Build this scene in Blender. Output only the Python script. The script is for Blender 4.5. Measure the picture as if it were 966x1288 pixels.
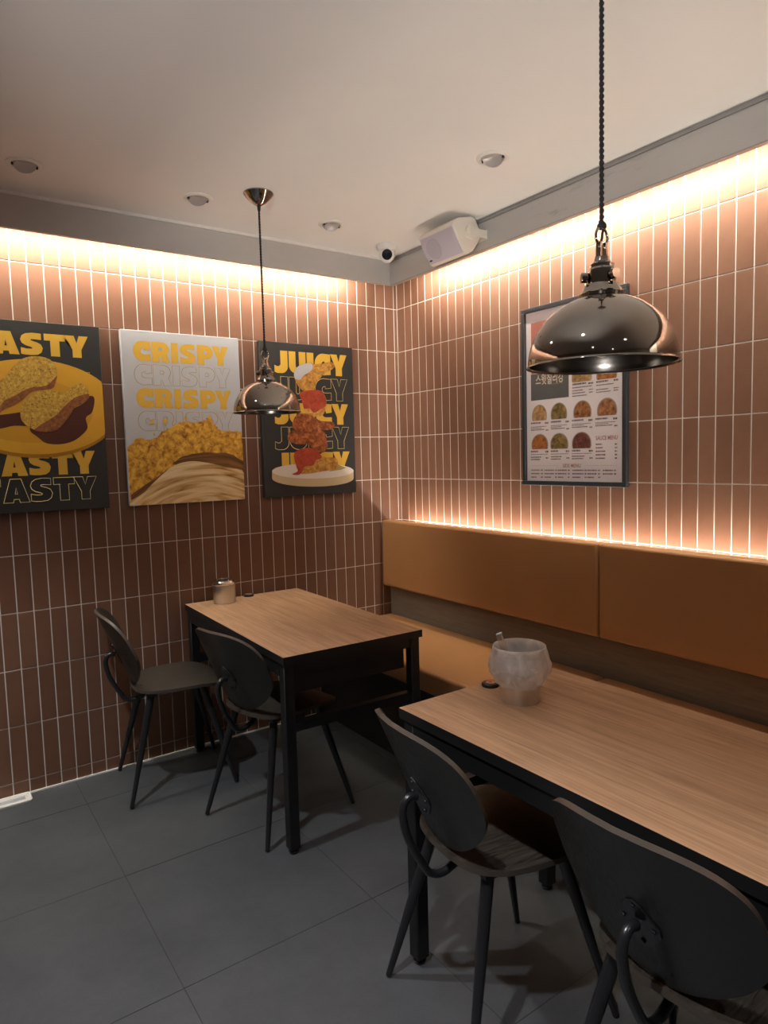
import bpy, bmesh, math, random
from mathutils import Vector, Matrix

random.seed(7)
for o in list(bpy.data.objects):
    bpy.data.objects.remove(o)
SC = bpy.context.scene
COL = SC.collection
PI = math.pi

# ------------------------------------------------------------------ camera
F_PX, PW, PH = 844.35, 966.0, 1288.0
YAW, PITCH, ROLL = 0.6098, -0.0825, -0.0270
CAM = Vector((-2.32397, -3.14420, 1.38819))
fwd = Vector((math.sin(YAW)*math.cos(PITCH), math.cos(YAW)*math.cos(PITCH), math.sin(PITCH)))
rt0 = Vector((math.cos(YAW), -math.sin(YAW), 0))
up0 = rt0.cross(fwd)
RT = rt0*math.cos(ROLL) + up0*math.sin(ROLL)
UP = up0*math.cos(ROLL) - rt0*math.sin(ROLL)
cam_d = bpy.data.cameras.new('camera')
cam_d.sensor_fit = 'VERTICAL'
cam_d.sensor_height = 24.0
cam_d.lens = F_PX/PH*24.0
cam_d.clip_start = 0.02
cam = bpy.data.objects.new('camera', cam_d)
COL.objects.link(cam)
M = Matrix((RT, UP, -fwd)).transposed().to_4x4()
M.translation = CAM
cam.matrix_world = M
SC.camera = cam

def ray(x, y):
    return RT*((x-PW/2)/F_PX) + UP*((PH/2-y)/F_PX) + fwd
def on_x(x, y, X):
    d = ray(x, y); return CAM + d*((X-CAM.x)/d.x)
def on_y(x, y, Y):
    d = ray(x, y); return CAM + d*((Y-CAM.y)/d.y)
def on_z(x, y, Z):
    d = ray(x, y); return CAM + d*((Z-CAM.z)/d.z)
def project(P):
    q = Vector(P)-CAM
    w = q.dot(fwd)
    return (PW/2+F_PX*q.dot(RT)/w, PH/2-F_PX*q.dot(UP)/w, w)

# ------------------------------------------------------------------ world, exposure, light levels
w = bpy.data.worlds.new('world'); SC.world = w; w.use_nodes = True
w.node_tree.nodes['Background'].inputs[0].default_value = (0.9, 0.85, 0.8, 1)
w.node_tree.nodes['Background'].inputs[1].default_value = 0.05
SC.view_settings.view_transform = 'Standard'
SC.view_settings.look = 'None'
SC.view_settings.gamma = 1.0
SC.view_settings.use_curve_mapping = False
SC.view_settings.exposure = 0.0

COVE_STRENGTH = 172.0          # LED strips behind the ceiling fascia
BENCH_STRENGTH = 125.0         # LED strip behind the bench back
COVE_COL = (1.0, 0.91, 0.76)
SPOT_COL = (0.98, 0.98, 1.0)
# lit downlights further back in the room: x, y, watts
LIT_SPOTS = [(-2.25, -1.10, 108), (-2.30, -2.45, 130), (-1.75, -3.9, 80), (-3.6, -3.4, 80), (-3.3, -5.0, 80)]
FILL_UPLIGHT = ((-3.9, -4.0, 1.05), (-0.55, -1.15, 2.44), 330)   # added fill light behind the viewer: position, aim point on the ceiling, watts
ZC = 2.44                     # ceiling height

# ------------------------------------------------------------------ materials
MATS = {}
def new_mat(name):
    m = bpy.data.materials.new(name); m.use_nodes = True
    nt = m.node_tree
    b = nt.nodes['Principled BSDF']
    return m, nt, b
def N(nt, kind, **kw):
    n = nt.nodes.new(kind)
    for k, v in kw.items():
        setattr(n, k, v)
    return n
def simple(name, col, rough=0.5, metal=0.0, spec=0.5, coat=0.0):
    if name in MATS: return MATS[name]
    m, nt, b = new_mat(name)
    b.inputs['Base Color'].default_value = (*col, 1)
    b.inputs['Roughness'].default_value = rough
    b.inputs['Metallic'].default_value = metal
    b.inputs['Specular IOR Level'].default_value = spec
    b.inputs['Coat Weight'].default_value = coat
    MATS[name] = m
    return m
def emit(name, col, s):
    m, nt, b = new_mat(name)
    b.inputs['Base Color'].default_value = (0.8, 0.8, 0.8, 1)
    b.inputs['Emission Color'].default_value = (*col, 1)
    b.inputs['Emission Strength'].default_value = s
    MATS[name] = m
    return m
def ramp(nt, fac, stops):
    r = N(nt, 'ShaderNodeValToRGB')
    e = r.color_ramp.elements
    while len(e) > 1: e.remove(e[-1])
    e[0].position = stops[0][0]; e[0].color = (*stops[0][1], 1)
    for p, c in stops[1:]:
        x = e.new(p); x.color = (*c, 1)
    nt.links.new(fac, r.inputs[0])
    return r.outputs[0]
def coords(nt, scale=(1, 1, 1), kind='Object', rot=(0, 0, 0)):
    t = N(nt, 'ShaderNodeTexCoord'); mp = N(nt, 'ShaderNodeMapping')
    mp.inputs['Scale'].default_value = scale
    mp.inputs['Rotation'].default_value = rot
    nt.links.new(t.outputs[kind], mp.inputs[0])
    return mp.outputs[0]
def noise(nt, vec, scale, detail=4, rough=0.55, dist=0.0):
    n = N(nt, 'ShaderNodeTexNoise')
    n.inputs['Scale'].default_value = scale
    n.inputs['Detail'].default_value = detail
    n.inputs['Roughness'].default_value = rough
    n.inputs['Distortion'].default_value = dist
    nt.links.new(vec, n.inputs['Vector'])
    return n.outputs['Fac']
def bump(nt, b, h, strength, dist=0.001):
    bp = N(nt, 'ShaderNodeBump')
    bp.inputs['Strength'].default_value = strength
    bp.inputs['Distance'].default_value = dist
    nt.links.new(h, bp.inputs['Height'])
    nt.links.new(bp.outputs[0], b.inputs['Normal'])

def mat_noise(name, stops, scale=8, vscale=(1, 1, 1), rough=0.5, detail=5, bmp=0.0, spec=0.5, bscale=None, dist=0.0, metal=0.0):
    m, nt, b = new_mat(name)
    v = coords(nt, vscale)
    f = noise(nt, v, scale, detail, 0.6, dist)
    nt.links.new(ramp(nt, f, stops), b.inputs['Base Color'])
    b.inputs['Roughness'].default_value = rough
    b.inputs['Metallic'].default_value = metal
    b.inputs['Specular IOR Level'].default_value = spec
    if bmp:
        h = f if bscale is None else noise(nt, coords(nt), bscale, 5)
        bump(nt, b, h, bmp)
    MATS[name] = m
    return m

def mat_tile():
    m, nt, b = new_mat('terracotta_tile')
    oi = N(nt, 'ShaderNodeObjectInfo'); ge = N(nt, 'ShaderNodeNewGeometry')
    ad = N(nt, 'ShaderNodeMath', operation='ADD'); fr = N(nt, 'ShaderNodeMath', operation='FRACT')
    nt.links.new(oi.outputs['Random'], ad.inputs[0]); nt.links.new(ge.outputs['Random Per Island'], ad.inputs[1])
    nt.links.new(ad.outputs[0], fr.inputs[0])
    col = ramp(nt, fr.outputs[0], [(0, (0.152, 0.071, 0.042)), (0.35, (0.168, 0.079, 0.047)), (0.7, (0.182, 0.089, 0.054)), (1, (0.158, 0.074, 0.044))])
    v = coords(nt, (1, 1, 0.25), 'Generated')
    tc = N(nt, 'ShaderNodeTexCoord')
    f = noise(nt, tc.outputs['Object'], 16, 5)
    mx = N(nt, 'ShaderNodeMix', data_type='RGBA', blend_type='MULTIPLY')
    mx.inputs[0].default_value = 0.35
    nt.links.new(col, mx.inputs[6])
    nt.links.new(ramp(nt, f, [(0.3, (0.75, 0.72, 0.7)), (0.7, (1, 1, 1))]), mx.inputs[7])
    nt.links.new(mx.outputs[2], b.inputs['Base Color'])
    b.inputs['Roughness'].default_value = 0.48
    b.inputs['Specular IOR Level'].default_value = 0.35
    bump(nt, b, noise(nt, tc.outputs['Object'], 60, 3), 0.12)
    return m

def mat_oak():
    m, nt, b = new_mat('oak_laminate')
    v = coords(nt, (9, 0.55, 1))
    f1 = noise(nt, v, 5.0, 6, 0.62, 0.9)
    v2 = coords(nt, (120, 2.2, 1))
    f2 = noise(nt, v2, 2.2, 3, 0.6, 0.2)
    c1 = ramp(nt, f1, [(0.28, (0.290, 0.165, 0.090)), (0.45, (0.400, 0.245, 0.142)), (0.55, (0.455, 0.282, 0.165)), (0.75, (0.530, 0.340, 0.205))])
    mx = N(nt, 'ShaderNodeMix', data_type='RGBA', blend_type='MULTIPLY'); mx.inputs[0].default_value = 0.7
    nt.links.new(c1, mx.inputs[6])
    nt.links.new(ramp(nt, f2, [(0.35, (0.66, 0.60, 0.54)), (0.6, (1, 1, 1))]), mx.inputs[7])
    nt.links.new(mx.outputs[2], b.inputs['Base Color'])
    b.inputs['Roughness'].default_value = 0.42
    b.inputs['Specular IOR Level'].default_value = 0.4
    bump(nt, b, f2, 0.08)
    return m

def mat_darkply(name, c0, c1, rough, axis=(60, 4, 60)):
    m, nt, b = new_mat(name)
    f = noise(nt, coords(nt, axis), 1.6, 6, 0.65, 0.8)
    nt.links.new(ramp(nt, f, [(0.3, c0), (0.7, c1)]), b.inputs['Base Color'])
    mr = N(nt, 'ShaderNodeMapRange'); mr.inputs[1].default_value = 0.3; mr.inputs[2].default_value = 0.7
    mr.inputs[3].default_value = rough-0.12; mr.inputs[4].default_value = rough+0.10
    nt.links.new(f, mr.inputs[0]); nt.links.new(mr.outputs[0], b.inputs['Roughness'])
    bump(nt, b, f, 0.35)
    return m

def mat_floor():
    m, nt, b = new_mat('slate_floor_tile')
    tc = N(nt, 'ShaderNodeTexCoord')
    oi = N(nt, 'ShaderNodeObjectInfo')
    va = N(nt, 'ShaderNodeVectorMath', operation='ADD')
    nt.links.new(tc.outputs['Object'], va.inputs[0]); nt.links.new(oi.outputs['Location'], va.inputs[1])
    f = noise(nt, va.outputs[0], 5, 8, 0.7)
    f2 = noise(nt, va.outputs[0], 140, 3, 0.7)
    c = ramp(nt, f, [(0.3, (0.047, 0.051, 0.056)), (0.7, (0.071, 0.076, 0.082))])
    mx = N(nt, 'ShaderNodeMix', data_type='RGBA', blend_type='MULTIPLY'); mx.inputs[0].default_value = 0.5
    nt.links.new(c, mx.inputs[6])
    nt.links.new(ramp(nt, f2, [(0.3, (0.72, 0.72, 0.72)), (0.7, (1.0, 1.0, 1.0))]), mx.inputs[7])
    nt.links.new(mx.outputs[2], b.inputs['Base Color'])
    b.inputs['Roughness'].default_value = 0.52
    bump(nt, b, f2, 0.10)
    return m

def mat_fascia(name, c, smear):
    m, nt, b = new_mat(name)
    v = coords(nt, (5, 1.2, 9))
    f = noise(nt, v, 2.2, 8, 0.7, 0.6)
    stops = [(0.0, tuple(x*0.45 for x in c)), (0.30, tuple(x*(1-smear*0.5) for x in c)), (0.42, c), (1.0, tuple(x*1.06 for x in c))]
    nt.links.new(ramp(nt, f, stops), b.inputs['Base Color'])
    b.inputs['Roughness'].default_value = 0.75
    bump(nt, b, f, 0.25)
    return m

def mat_bag():
    m, nt, b = new_mat('thin_plastic_bag')
    out = nt.nodes['Material Output']
    b.inputs['Base Color'].default_value = (0.95, 0.95, 0.96, 1)
    b.inputs['Roughness'].default_value = 0.14
    b.inputs['Specular IOR Level'].default_value = 0.9
    b.inputs['Transmission Weight'].default_value = 0.0
    tr = N(nt, 'ShaderNodeBsdfTransparent')
    tl = N(nt, 'ShaderNodeBsdfTranslucent'); tl.inputs[0].default_value = (0.95, 0.96, 0.98, 1)
    m1 = N(nt, 'ShaderNodeMixShader'); m1.inputs[0].default_value = 0.45
    nt.links.new(b.outputs[0], m1.inputs[1]); nt.links.new(tl.outputs[0], m1.inputs[2])
    m2 = N(nt, 'ShaderNodeMixShader')
    f = noise(nt, coords(nt, (1, 1, 0.7)), 18, 2, 0.5, 1.0)
    nt.links.new(ramp(nt, f, [(0.35, (0.22,)*3), (0.65, (0.50,)*3)]), m2.inputs[0])
    nt.links.new(m1.outputs[0], m2.inputs[1]); nt.links.new(tr.outputs[0], m2.inputs[2])
    nt.links.new(m2.outputs[0], out.inputs[0])
    bump(nt, b, f, 0.4, 0.006)
    return m

def mat_pane():
    m, nt, b = new_mat('clear_cover_pane')
    out = nt.nodes['Material Output']
    tr = N(nt, 'ShaderNodeBsdfTransparent')
    gl = N(nt, 'ShaderNodeBsdfGlossy'); gl.inputs['Roughness'].default_value = 0.06
    lw = N(nt, 'ShaderNodeLayerWeight'); lw.inputs[0].default_value = 0.5
    pw = N(nt, 'ShaderNodeMath', operation='POWER'); pw.inputs[1].default_value = 5.0
    ma = N(nt, 'ShaderNodeMath', operation='MULTIPLY_ADD'); ma.inputs[1].default_value = 0.5; ma.inputs[2].default_value = 0.03
    nt.links.new(lw.outputs['Facing'], pw.inputs[0]); nt.links.new(pw.outputs[0], ma.inputs[0])
    mx = N(nt, 'ShaderNodeMixShader')
    nt.links.new(ma.outputs[0], mx.inputs[0]); nt.links.new(tr.outputs[0], mx.inputs[1]); nt.links.new(gl.outputs[0], mx.inputs[2])
    nt.links.new(mx.outputs[0], out.inputs[0])
    return m

def mat_food(name, stops, scale=60, speck=None, fib=None):
    m, nt, b = new_mat(name)
    if fib:
        wv = N(nt, 'ShaderNodeTexNoise'); wv.inputs['Scale'].default_value = fib
        wv.inputs['Detail'].default_value = 6; wv.inputs['Distortion'].default_value = 0.6
        # strands run along arcs around a point below the print
        tc = N(nt, 'ShaderNodeTexCoord'); sp = N(nt, 'ShaderNodeSeparateXYZ'); nt.links.new(tc.outputs['Object'], sp.inputs[0])
        def mth(op, a, bb):
            n = N(nt, 'ShaderNodeMath', operation=op)
            for i, q in enumerate((a, bb)):
                if isinstance(q, (int, float)): n.inputs[i].default_value = q
                elif q is not None: nt.links.new(q, n.inputs[i])
            return n.outputs[0]
        dx = mth('SUBTRACT', sp.outputs[0], 0.07); dz = mth('SUBTRACT', sp.outputs[2], -0.30)
        rad = mth('SQRT', mth('ADD', mth('MULTIPLY', mth('MULTIPLY', dx, dx), 0.8), mth('MULTIPLY', dz, dz)), None)
        ang = mth('ARCTAN2', dx, dz)
        cb = N(nt, 'ShaderNodeCombineXYZ')
        nt.links.new(mth('MULTIPLY', rad, 9.0), cb.inputs[0]); nt.links.new(mth('MULTIPLY', ang, 0.35), cb.inputs[1])
        nt.links.new(cb.outputs[0], wv.inputs['Vector'])
        f = wv.outputs['Fac']
    else:
        f = noise(nt, coords(nt), scale, 6, 0.65, 0.5)
    c = ramp(nt, f, stops)
    if speck:
        vo = N(nt, 'ShaderNodeTexVoronoi'); vo.inputs['Scale'].default_value = speck[0]
        nt.links.new(coords(nt), vo.inputs['Vector'])
        f2 = noise(nt, coords(nt), speck[0]*0.35, 3)
        ml = N(nt, 'ShaderNodeMath', operation='MULTIPLY'); nt.links.new(vo.outputs['Distance'], ml.inputs[0])
        nt.links.new(f2, ml.inputs[1])
        mx = N(nt, 'ShaderNodeMix', data_type='RGBA')
        nt.links.new(ramp(nt, ml.outputs[0], [(0.0, (1, 1, 1)), (speck[1], (0, 0, 0))]), mx.inputs[0])
        nt.links.new(c, mx.inputs[6]); mx.inputs[7].default_value = (*speck[2], 1)
        c = mx.outputs[2]
    nt.links.new(c, b.inputs['Base Color'])
    b.inputs['Roughness'].default_value = 0.6
    b.inputs['Specular IOR Level'].default_value = 0.25
    return m

TILE = mat_tile(); OAK = mat_oak(); FLOOR = mat_floor()
GROUT = simple('white_grout', (0.66, 0.63, 0.59), 0.85)
FGROUT = simple('dark_floor_joint', (0.030, 0.030, 0.030), 0.8)
CEIL = mat_noise('painted_ceiling', [(0.3, (0.80, 0.79, 0.77)), (0.7, (0.82, 0.81, 0.79))], 3, rough=0.85)
PLASTER = mat_noise('grey_plaster', [(0.3, (0.30, 0.28, 0.26)), (0.7, (0.36, 0.34, 0.31))], 3, rough=0.85)
FASC_L = mat_fascia('painted_grey_fascia', (0.46, 0.445, 0.425), 0.05)
FASC_R = mat_fascia('rough_concrete_fascia', (0.47, 0.45, 0.425), 0.5)
WHITE = simple('white_plastic', (0.74, 0.72, 0.68), 0.4)
CREAM = simple('cream_plastic', (0.72, 0.68, 0.60), 0.45)
CAULK = simple('white_sealant', (0.72, 0.71, 0.66), 0.6)
BLACK = simple('black_powder_steel', (0.007, 0.007, 0.008), 0.5)
BLACKEDGE = simple('black_edge_band', (0.010, 0.010, 0.010), 0.5)
TUBE = simple('black_steel_tube', (0.014, 0.014, 0.016), 0.28)
PLY = mat_darkply('dark_stained_ply', (0.011, 0.009, 0.007), (0.060, 0.049, 0.039), 0.42, (6, 70, 70))
PLYB = mat_darkply('dark_stained_ply_back', (0.015, 0.014, 0.012), (0.026, 0.024, 0.021), 0.38, (60, 60, 5))
PLYE = simple('ply_edge', (0.055, 0.043, 0.034), 0.35)
LEATHER = mat_noise('tan_leatherette', [(0.3, (0.370, 0.180, 0.070)), (0.7, (0.400, 0.197, 0.079))], 4, rough=0.42, bmp=0.10, bscale=350)
WALNUT = mat_darkply('grey_brown_wood_panel', (0.120, 0.098, 0.076), (0.200, 0.168, 0.132), 0.5, (60, 3, 60))
CHROME = simple('black_nickel', (0.36, 0.325, 0.29), 0.07, 1.0)
CHROME2 = simple('black_nickel_inside', (0.16, 0.145, 0.13), 0.22, 1.0)
CORD = simple('black_fabric_cord', (0.015, 0.015, 0.016), 0.8)
STEEL = simple('brushed_steel', (0.66, 0.65, 0.63), 0.30, 1.0)
STEEL2 = simple('polished_steel', (0.75, 0.73, 0.70), 0.12, 1.0)
BAG = mat_bag(); PANE = mat_pane()
LAV = simple('lavender_grille', (0.52, 0.48, 0.55), 0.7)
LAV2 = simple('lavender_grille_round', (0.45, 0.42, 0.48), 0.7)
LENS = simple('black_lens', (0.01, 0.011, 0.015), 0.12)
FRAME = simple('blue_grey_frame', (0.022, 0.026, 0.032), 0.35, 0.2)
GREYM = simple('grey_reflector', (0.42, 0.41, 0.42), 0.35, 0.3)
LED_COVE = emit('cove_led', COVE_COL, COVE_STRENGTH)
LED_BENCH = emit('bench_led', (1.0, 0.90, 0.76), BENCH_STRENGTH)
LED_LAMP = emit('lamp_face', (1.0, 0.95, 0.88), 40.0)

# ------------------------------------------------------------------ mesh helpers
class MB:
    def __init__(s):
        s.v = []; s.f = []; s.m = []
    def add(s, vs, fs, mi=0):
        o = len(s.v); s.v += [tuple(p) for p in vs]
        s.f += [tuple(i+o for i in f) for f in fs]; s.m += [mi]*len(fs)
        return s
    def box(s, a, b, mi=0, top=None):
        x0, y0, z0 = (min(a[i], b[i]) for i in range(3)); x1, y1, z1 = (max(a[i], b[i]) for i in range(3))
        vs = [(x0,y0,z0),(x1,y0,z0),(x1,y1,z0),(x0,y1,z0),(x0,y0,z1),(x1,y0,z1),(x1,y1,z1),(x0,y1,z1)]
        fs = [(0,3,2,1),(4,5,6,7),(0,1,5,4),(1,2,6,5),(2,3,7,6),(3,0,4,7)]
        s.add(vs, fs, mi)
        if top is not None: s.m[-5] = top
        return s
    def lathe(s, prof, n=40, c=(0,0,0), mi=0, cap=False):
        vs = []; fs = []
        for r, z in prof:
            for k in range(n):
                a = 2*PI*k/n; vs.append((c[0]+r*math.cos(a), c[1]+r*math.sin(a), c[2]+z))
        for j in range(len(prof)-1):
            for k in range(n):
                k2 = (k+1) % n
                fs.append((j*n+k, j*n+k2, (j+1)*n+k2, (j+1)*n+k))
        if cap:
            fs.append(tuple(range(n))[::-1]); fs.append(tuple((len(prof)-1)*n+k for k in range(n)))
        return s.add(vs, fs, mi)
    def tube(s, path, rad, n=10, mi=0):
        P = [Vector(p) for p in path]
        if not hasattr(rad, '__len__'): rad = [rad]*len(P)
        vs = []; fs = []
        t = (P[1]-P[0]).normalized()
        u = t.orthogonal().normalized()
        for i, p in enumerate(P):
            if i == 0: t = (P[1]-P[0])
            elif i == len(P)-1: t = (P[-1]-P[-2])
            else: t = (P[i+1]-P[i-1])
            t.normalize()
            u = (u - t*u.dot(t)).normalized(); v = t.cross(u)
            for k in range(n):
                a = 2*PI*k/n; vs.append(p+(u*math.cos(a)+v*math.sin(a))*rad[i])
        for j in range(len(P)-1):
            for k in range(n):
                k2 = (k+1) % n
                fs.append((j*n+k, j*n+k2, (j+1)*n+k2, (j+1)*n+k))
        fs.append(tuple(range(n))[::-1]); fs.append(tuple((len(P)-1)*n+k for k in range(n)))
        return s.add(vs, fs, mi)
    def prism(s, pts, off, mi=0):
        n = len(pts); off = Vector(off)
        vs = [Vector(p) for p in pts]+[Vector(p)+off for p in pts]
        fs = [tuple(range(n)), tuple(range(n, 2*n))[::-1]]
        fs += [(i, i+n, (i+1) % n+n, (i+1) % n) for i in range(n)]
        return s.add(vs, fs, mi)
    def mesh(s, name, mats, smooth=None):
        me = bpy.data.meshes.new(name); me.from_pydata(s.v, [], s.f)
        for m in (mats if isinstance(mats, (list, tuple)) else [mats]): me.materials.append(m)
        for p, i in zip(me.polygons, s.m): p.material_index = i
        bm = bmesh.new(); bm.from_mesh(me); bmesh.ops.recalc_face_normals(bm, faces=bm.faces); bm.to_mesh(me); bm.free()
        if smooth:
            for p in me.polygons: p.use_smooth = True
            me.set_sharp_from_angle(angle=math.radians(smooth))
        me.update()
        return me
    def build(s, name, mats, parent=None, smooth=None, bevel=0, seg=2):
        return link(name, s.mesh(name, mats, smooth), parent, bevel, seg)
def link(name, me, parent=None, bevel=0, seg=2):
    o = bpy.data.objects.new(name, me); COL.objects.link(o)
    if parent is not None: o.parent = parent
    if bevel:
        b = o.modifiers.new('bevel', 'BEVEL'); b.width = bevel; b.segments = seg; b.limit_method = 'ANGLE'
        for p in me.polygons: p.use_smooth = True
        me.set_sharp_from_angle(angle=math.radians(60))
        b.harden_normals = False
    return o
def box(name, a, b, mat, parent=None, bevel=0, seg=2):
    return MB().box(a, b).build(name, mat, parent, None, bevel, seg)
def tag(o, label, cat, group=None):
    o['label'] = label; o['category'] = cat
    if group: o['group'] = group
    return o
def struct(o, label=None, cat=None):
    o['kind'] = 'structure'
    if label: o['label'] = label
    if cat: o['category'] = cat
    return o
def thing(name, label, cat, loc=(0, 0, 0), rz=0.0, group=None):
    o = bpy.data.objects.new(name, None); COL.objects.link(o)
    o.empty_display_size = 0.05
    o.location = loc; o.rotation_euler = (0, 0, rz)
    return tag(o, label, cat, group)
def copy_tree(root, parent=None):
    c = root.copy(); COL.objects.link(c)
    if parent is not None: c.parent = parent
    for ch in root.children: copy_tree(ch, c)
    return c
def catmull(pts, n=6, closed=True):
    out = []; L = len(pts)
    rng = range(L) if closed else range(L-1)
    for i in rng:
        if closed: p0, p1, p2, p3 = (pts[(i+k-1) % L] for k in range(4))
        else:
            p1, p2 = pts[i], pts[i+1]; p0 = pts[max(i-1, 0)]; p3 = pts[min(i+2, L-1)]
        for j in range(n):
            t = j/n
            out.append(tuple(0.5*((2*b)+(-a+c)*t+(2*a-5*b+4*c-d)*t*t+(-a+3*b-3*c+d)*t**3) for a, b, c, d in zip(p0, p1, p2, p3)))
    if not closed: out.append(tuple(pts[-1]))
    return out

# ================================================================== ROOM
RX, RY = -5.2, -6.2
PX, PZ = 0.062, 0.240         # tile pitch
TW, TH = 0.0576, 0.2365       # tile face
Z10 = 0.05876                 # lowest full joint

floor = struct(box('floor', (RX-0.1, RY-0.1, -0.06), (0.1, 0.1, -0.0015), FGROUT))
fx = [-1.83+0.6*k for k in range(-6, 5)]; fy = [-0.255-0.6*k for k in range(-1, 12)]
k = 0
ftile_cache = {}
for x in fx:
    for y in fy:
        x0, x1 = max(x, RX), min(x+0.6, 0.0); y0, y1 = max(y-0.6, RY), min(y, 0.0)
        if x1-x0 < 0.03 or y1-y0 < 0.03: continue
        sx, sy = round(x1-x0, 4), round(y1-y0, 4)
        if (sx, sy) not in ftile_cache:
            g = 0.0012
            m = MB()
            m.box((-sx/2+g, -sy/2+g, -0.01), (sx/2-g, sy/2-g, 0))
            ftile_cache[(sx, sy)] = m.mesh('floor_tile', FLOOR)
        o = link('floor_tile', ftile_cache[(sx, sy)], floor)
        o.location = ((x0+x1)/2, (y0+y1)/2, random.uniform(-0.0006, 0))
ceiling = struct(box('ceiling', (RX-0.1, RY-0.1, ZC), (0.1, 0.1, ZC+0.1), CEIL))
struct(box('wall_rear', (RX-0.1, RY-0.1, 0), (0.1, RY, ZC), PLASTER))
struct(box('wall_opposite', (RX-0.1, RY, 0), (RX, 0.1, ZC), PLASTER))

# --- wall_left is the plane y = 0, wall_right the plane x = 0: grout bed with single tiles standing proud
wall_l = struct(box('wall_left', (RX, 0.0022, 0), (0.0, 0.1, ZC), GROUT))
wall_r = struct(box('wall_right', (0.0022, RY, 0), (0.1, 0.1, ZC), GROUT))
def tile_mesh(w, h, ax):
    b = 0.0016; d = 0.008
    m = MB()
    # bevelled front: outer rectangle slightly back, inner rectangle at the face
    def R(hw, hh, dep): return [(-hw, dep, -hh), (hw, dep, -hh), (hw, dep, hh), (-hw, dep, hh)]
    vs = R(w/2, h/2, d)+R(w/2, h/2, 0.0012)+R(w/2-b, h/2-b, 0)
    fs = [(8, 9, 10, 11)]
    for a in (0, 4):
        for i in range(4): fs.append((a+i, a+(i+1) % 4, a+4+(i+1) % 4, a+4+i))
    if ax == 'x': vs = [(y, x, z) for x, y, z in vs]
    m.add(vs, fs)
    return m
tcache = {}
def add_tiles(wall, ax, cols, rows, keep):
    """cols: list of (a0, a1) along the wall, rows: (z0, z1); keep(c, z) ranks tiles; 300 best become single objects"""
    cand = []
    for a0, a1 in cols:
        for z0, z1 in rows:
            cand.append((keep(a0, a1, z0, z1), a0, a1, z0, z1))
    cand.sort(key=lambda t: -t[0])
    rest = MB()
    for i, (sc, a0, a1, z0, z1) in enumerate(cand):
        gx = PX-TW; gz = PZ-TH
        w_, h_ = (a1-a0)-gx, (z1-z0)-gz
        if w_ < 0.004 or h_ < 0.004: continue
        c = (a0+a1)/2; zc = (z0+z1)/2
        key = (round(w_, 4), round(h_, 4), ax)
        jit = random.uniform(-0.0004, 0.0004)
        pos = (c, jit, zc) if ax == 'y' else (jit, c, zc)
        if i < 300 and sc > 0:
            if key not in tcache: tcache[key] = tile_mesh(w_, h_, ax).mesh('wall_tile', TILE)
            o = link('wall_tile', tcache[key], wall); o.location = pos
        else:
            t = tile_mesh(w_, h_, ax)
            rest.add([tuple(p[q]+pos[q] for q in range(3)) for p in t.v], t.f)
    o = rest.build('wall_tiles_beyond', TILE, wall); o['kind'] = 'stuff'
rowsL = [(0.0, Z10)]+[(Z10+PZ*i, min(Z10+PZ*(i+1), ZC)) for i in range(10)]
AL, BR_ = 0.02216, 0.06928
colsL = [(-AL, 0.0)]+[(-AL-PX*(i+1), -AL-PX*i) for i in range(83)]
colsR = [(-BR_, 0.0)]+[(-BR_-PX*(i+1), -BR_-PX*i) for i in range(70)]
POSTER_X = [(-2.165, -1.622), (-1.535, -0.985), (-0.875, -0.330)]
def rankL(a0, a1, z0, z1):
    c = ((a0+a1)/2, 0, (z0+z1)/2); u, v, d = project(c)
    if u < -8 or u > 500: return -1
    for p0, p1 in POSTER_X:
        if a0 > p0 and a1 < p1 and z0 > 1.2 and z1 < 1.98: return -0.5
    return (a1-a0)*(z1-z0)/d**2
def rankR(a0, a1, z0, z1):
    c = (0, (a0+a1)/2, (z0+z1)/2); u, v, d = project(c)
    if u > 972 or z1 < 1.02: return -1
    if a0 > -1.52 and a1 < -0.97 and z0 > 1.24 and z1 < 2.03: return -0.5
    return (a1-a0)*(z1-z0)/d**2
add_tiles(wall_l, 'y', colsL, rowsL, rankL)
add_tiles(wall_r, 'x', colsR, rowsL[3:], rankR)

# --- ceiling fascia boards hiding the cove light, with thin trims
FD, FZ = 0.15, 2.305
struct(box('trim_1', (RX, -FD, FZ), (-FD, -FD+0.018, ZC), FASC_L))
struct(box('trim_2', (-FD, RY, FZ), (-FD+0.018, -FD+0.018, ZC), FASC_R))
struct(box('trim_3', (RX, -FD-0.010, ZC-0.012), (-FD-0.012, -FD-0.0005, ZC), WHITE))
struct(box('trim_4', (-FD-0.006, RY, ZC-0.016), (-FD-0.0005, -FD-0.012, ZC-0.003), simple('grey_metal_trim', (0.30, 0.285, 0.27), 0.5)))
struct(box('trim_5', (-FD-0.003, RY, FZ-0.004), (-FD+0.019, -FD, FZ), simple('brown_edge_trim', (0.33, 0.28, 0.25), 0.5)))
struct(box('trim_6', (RX, -0.007, -0.001), (-0.56, 0.0, 0.006), CAULK))
def led_strip(name, a, b, mat, label):
    t = thing(name, label, 'led strip', ((a[0]+b[0])/2, (a[1]+b[1])/2, a[2]))
    inv = Vector(t.location)
    def L(p): return Vector(p)-inv
    o = box('light_tape', L(a), L(b), mat, t)
    along_x = abs(b[0]-a[0]) > abs(b[1]-a[1])
    if along_x: box('channel', L((a[0], a[1]-0.005, b[2]+0.0005)), L((b[0], b[1]+0.003, b[2]+0.006)), WHITE, t)
    else: box('channel', L((a[0]-0.005, a[1], b[2]+0.0005)), L((b[0]+0.003, b[1], b[2]+0.006)), WHITE, t)
    return t
led_strip('cove_led_strip', (RX+0.3, -0.126, 2.352), (-0.30, -0.109, 2.361), LED_COVE, 'warm glowing strip light hidden behind the smooth painted grey fascia')
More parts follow.
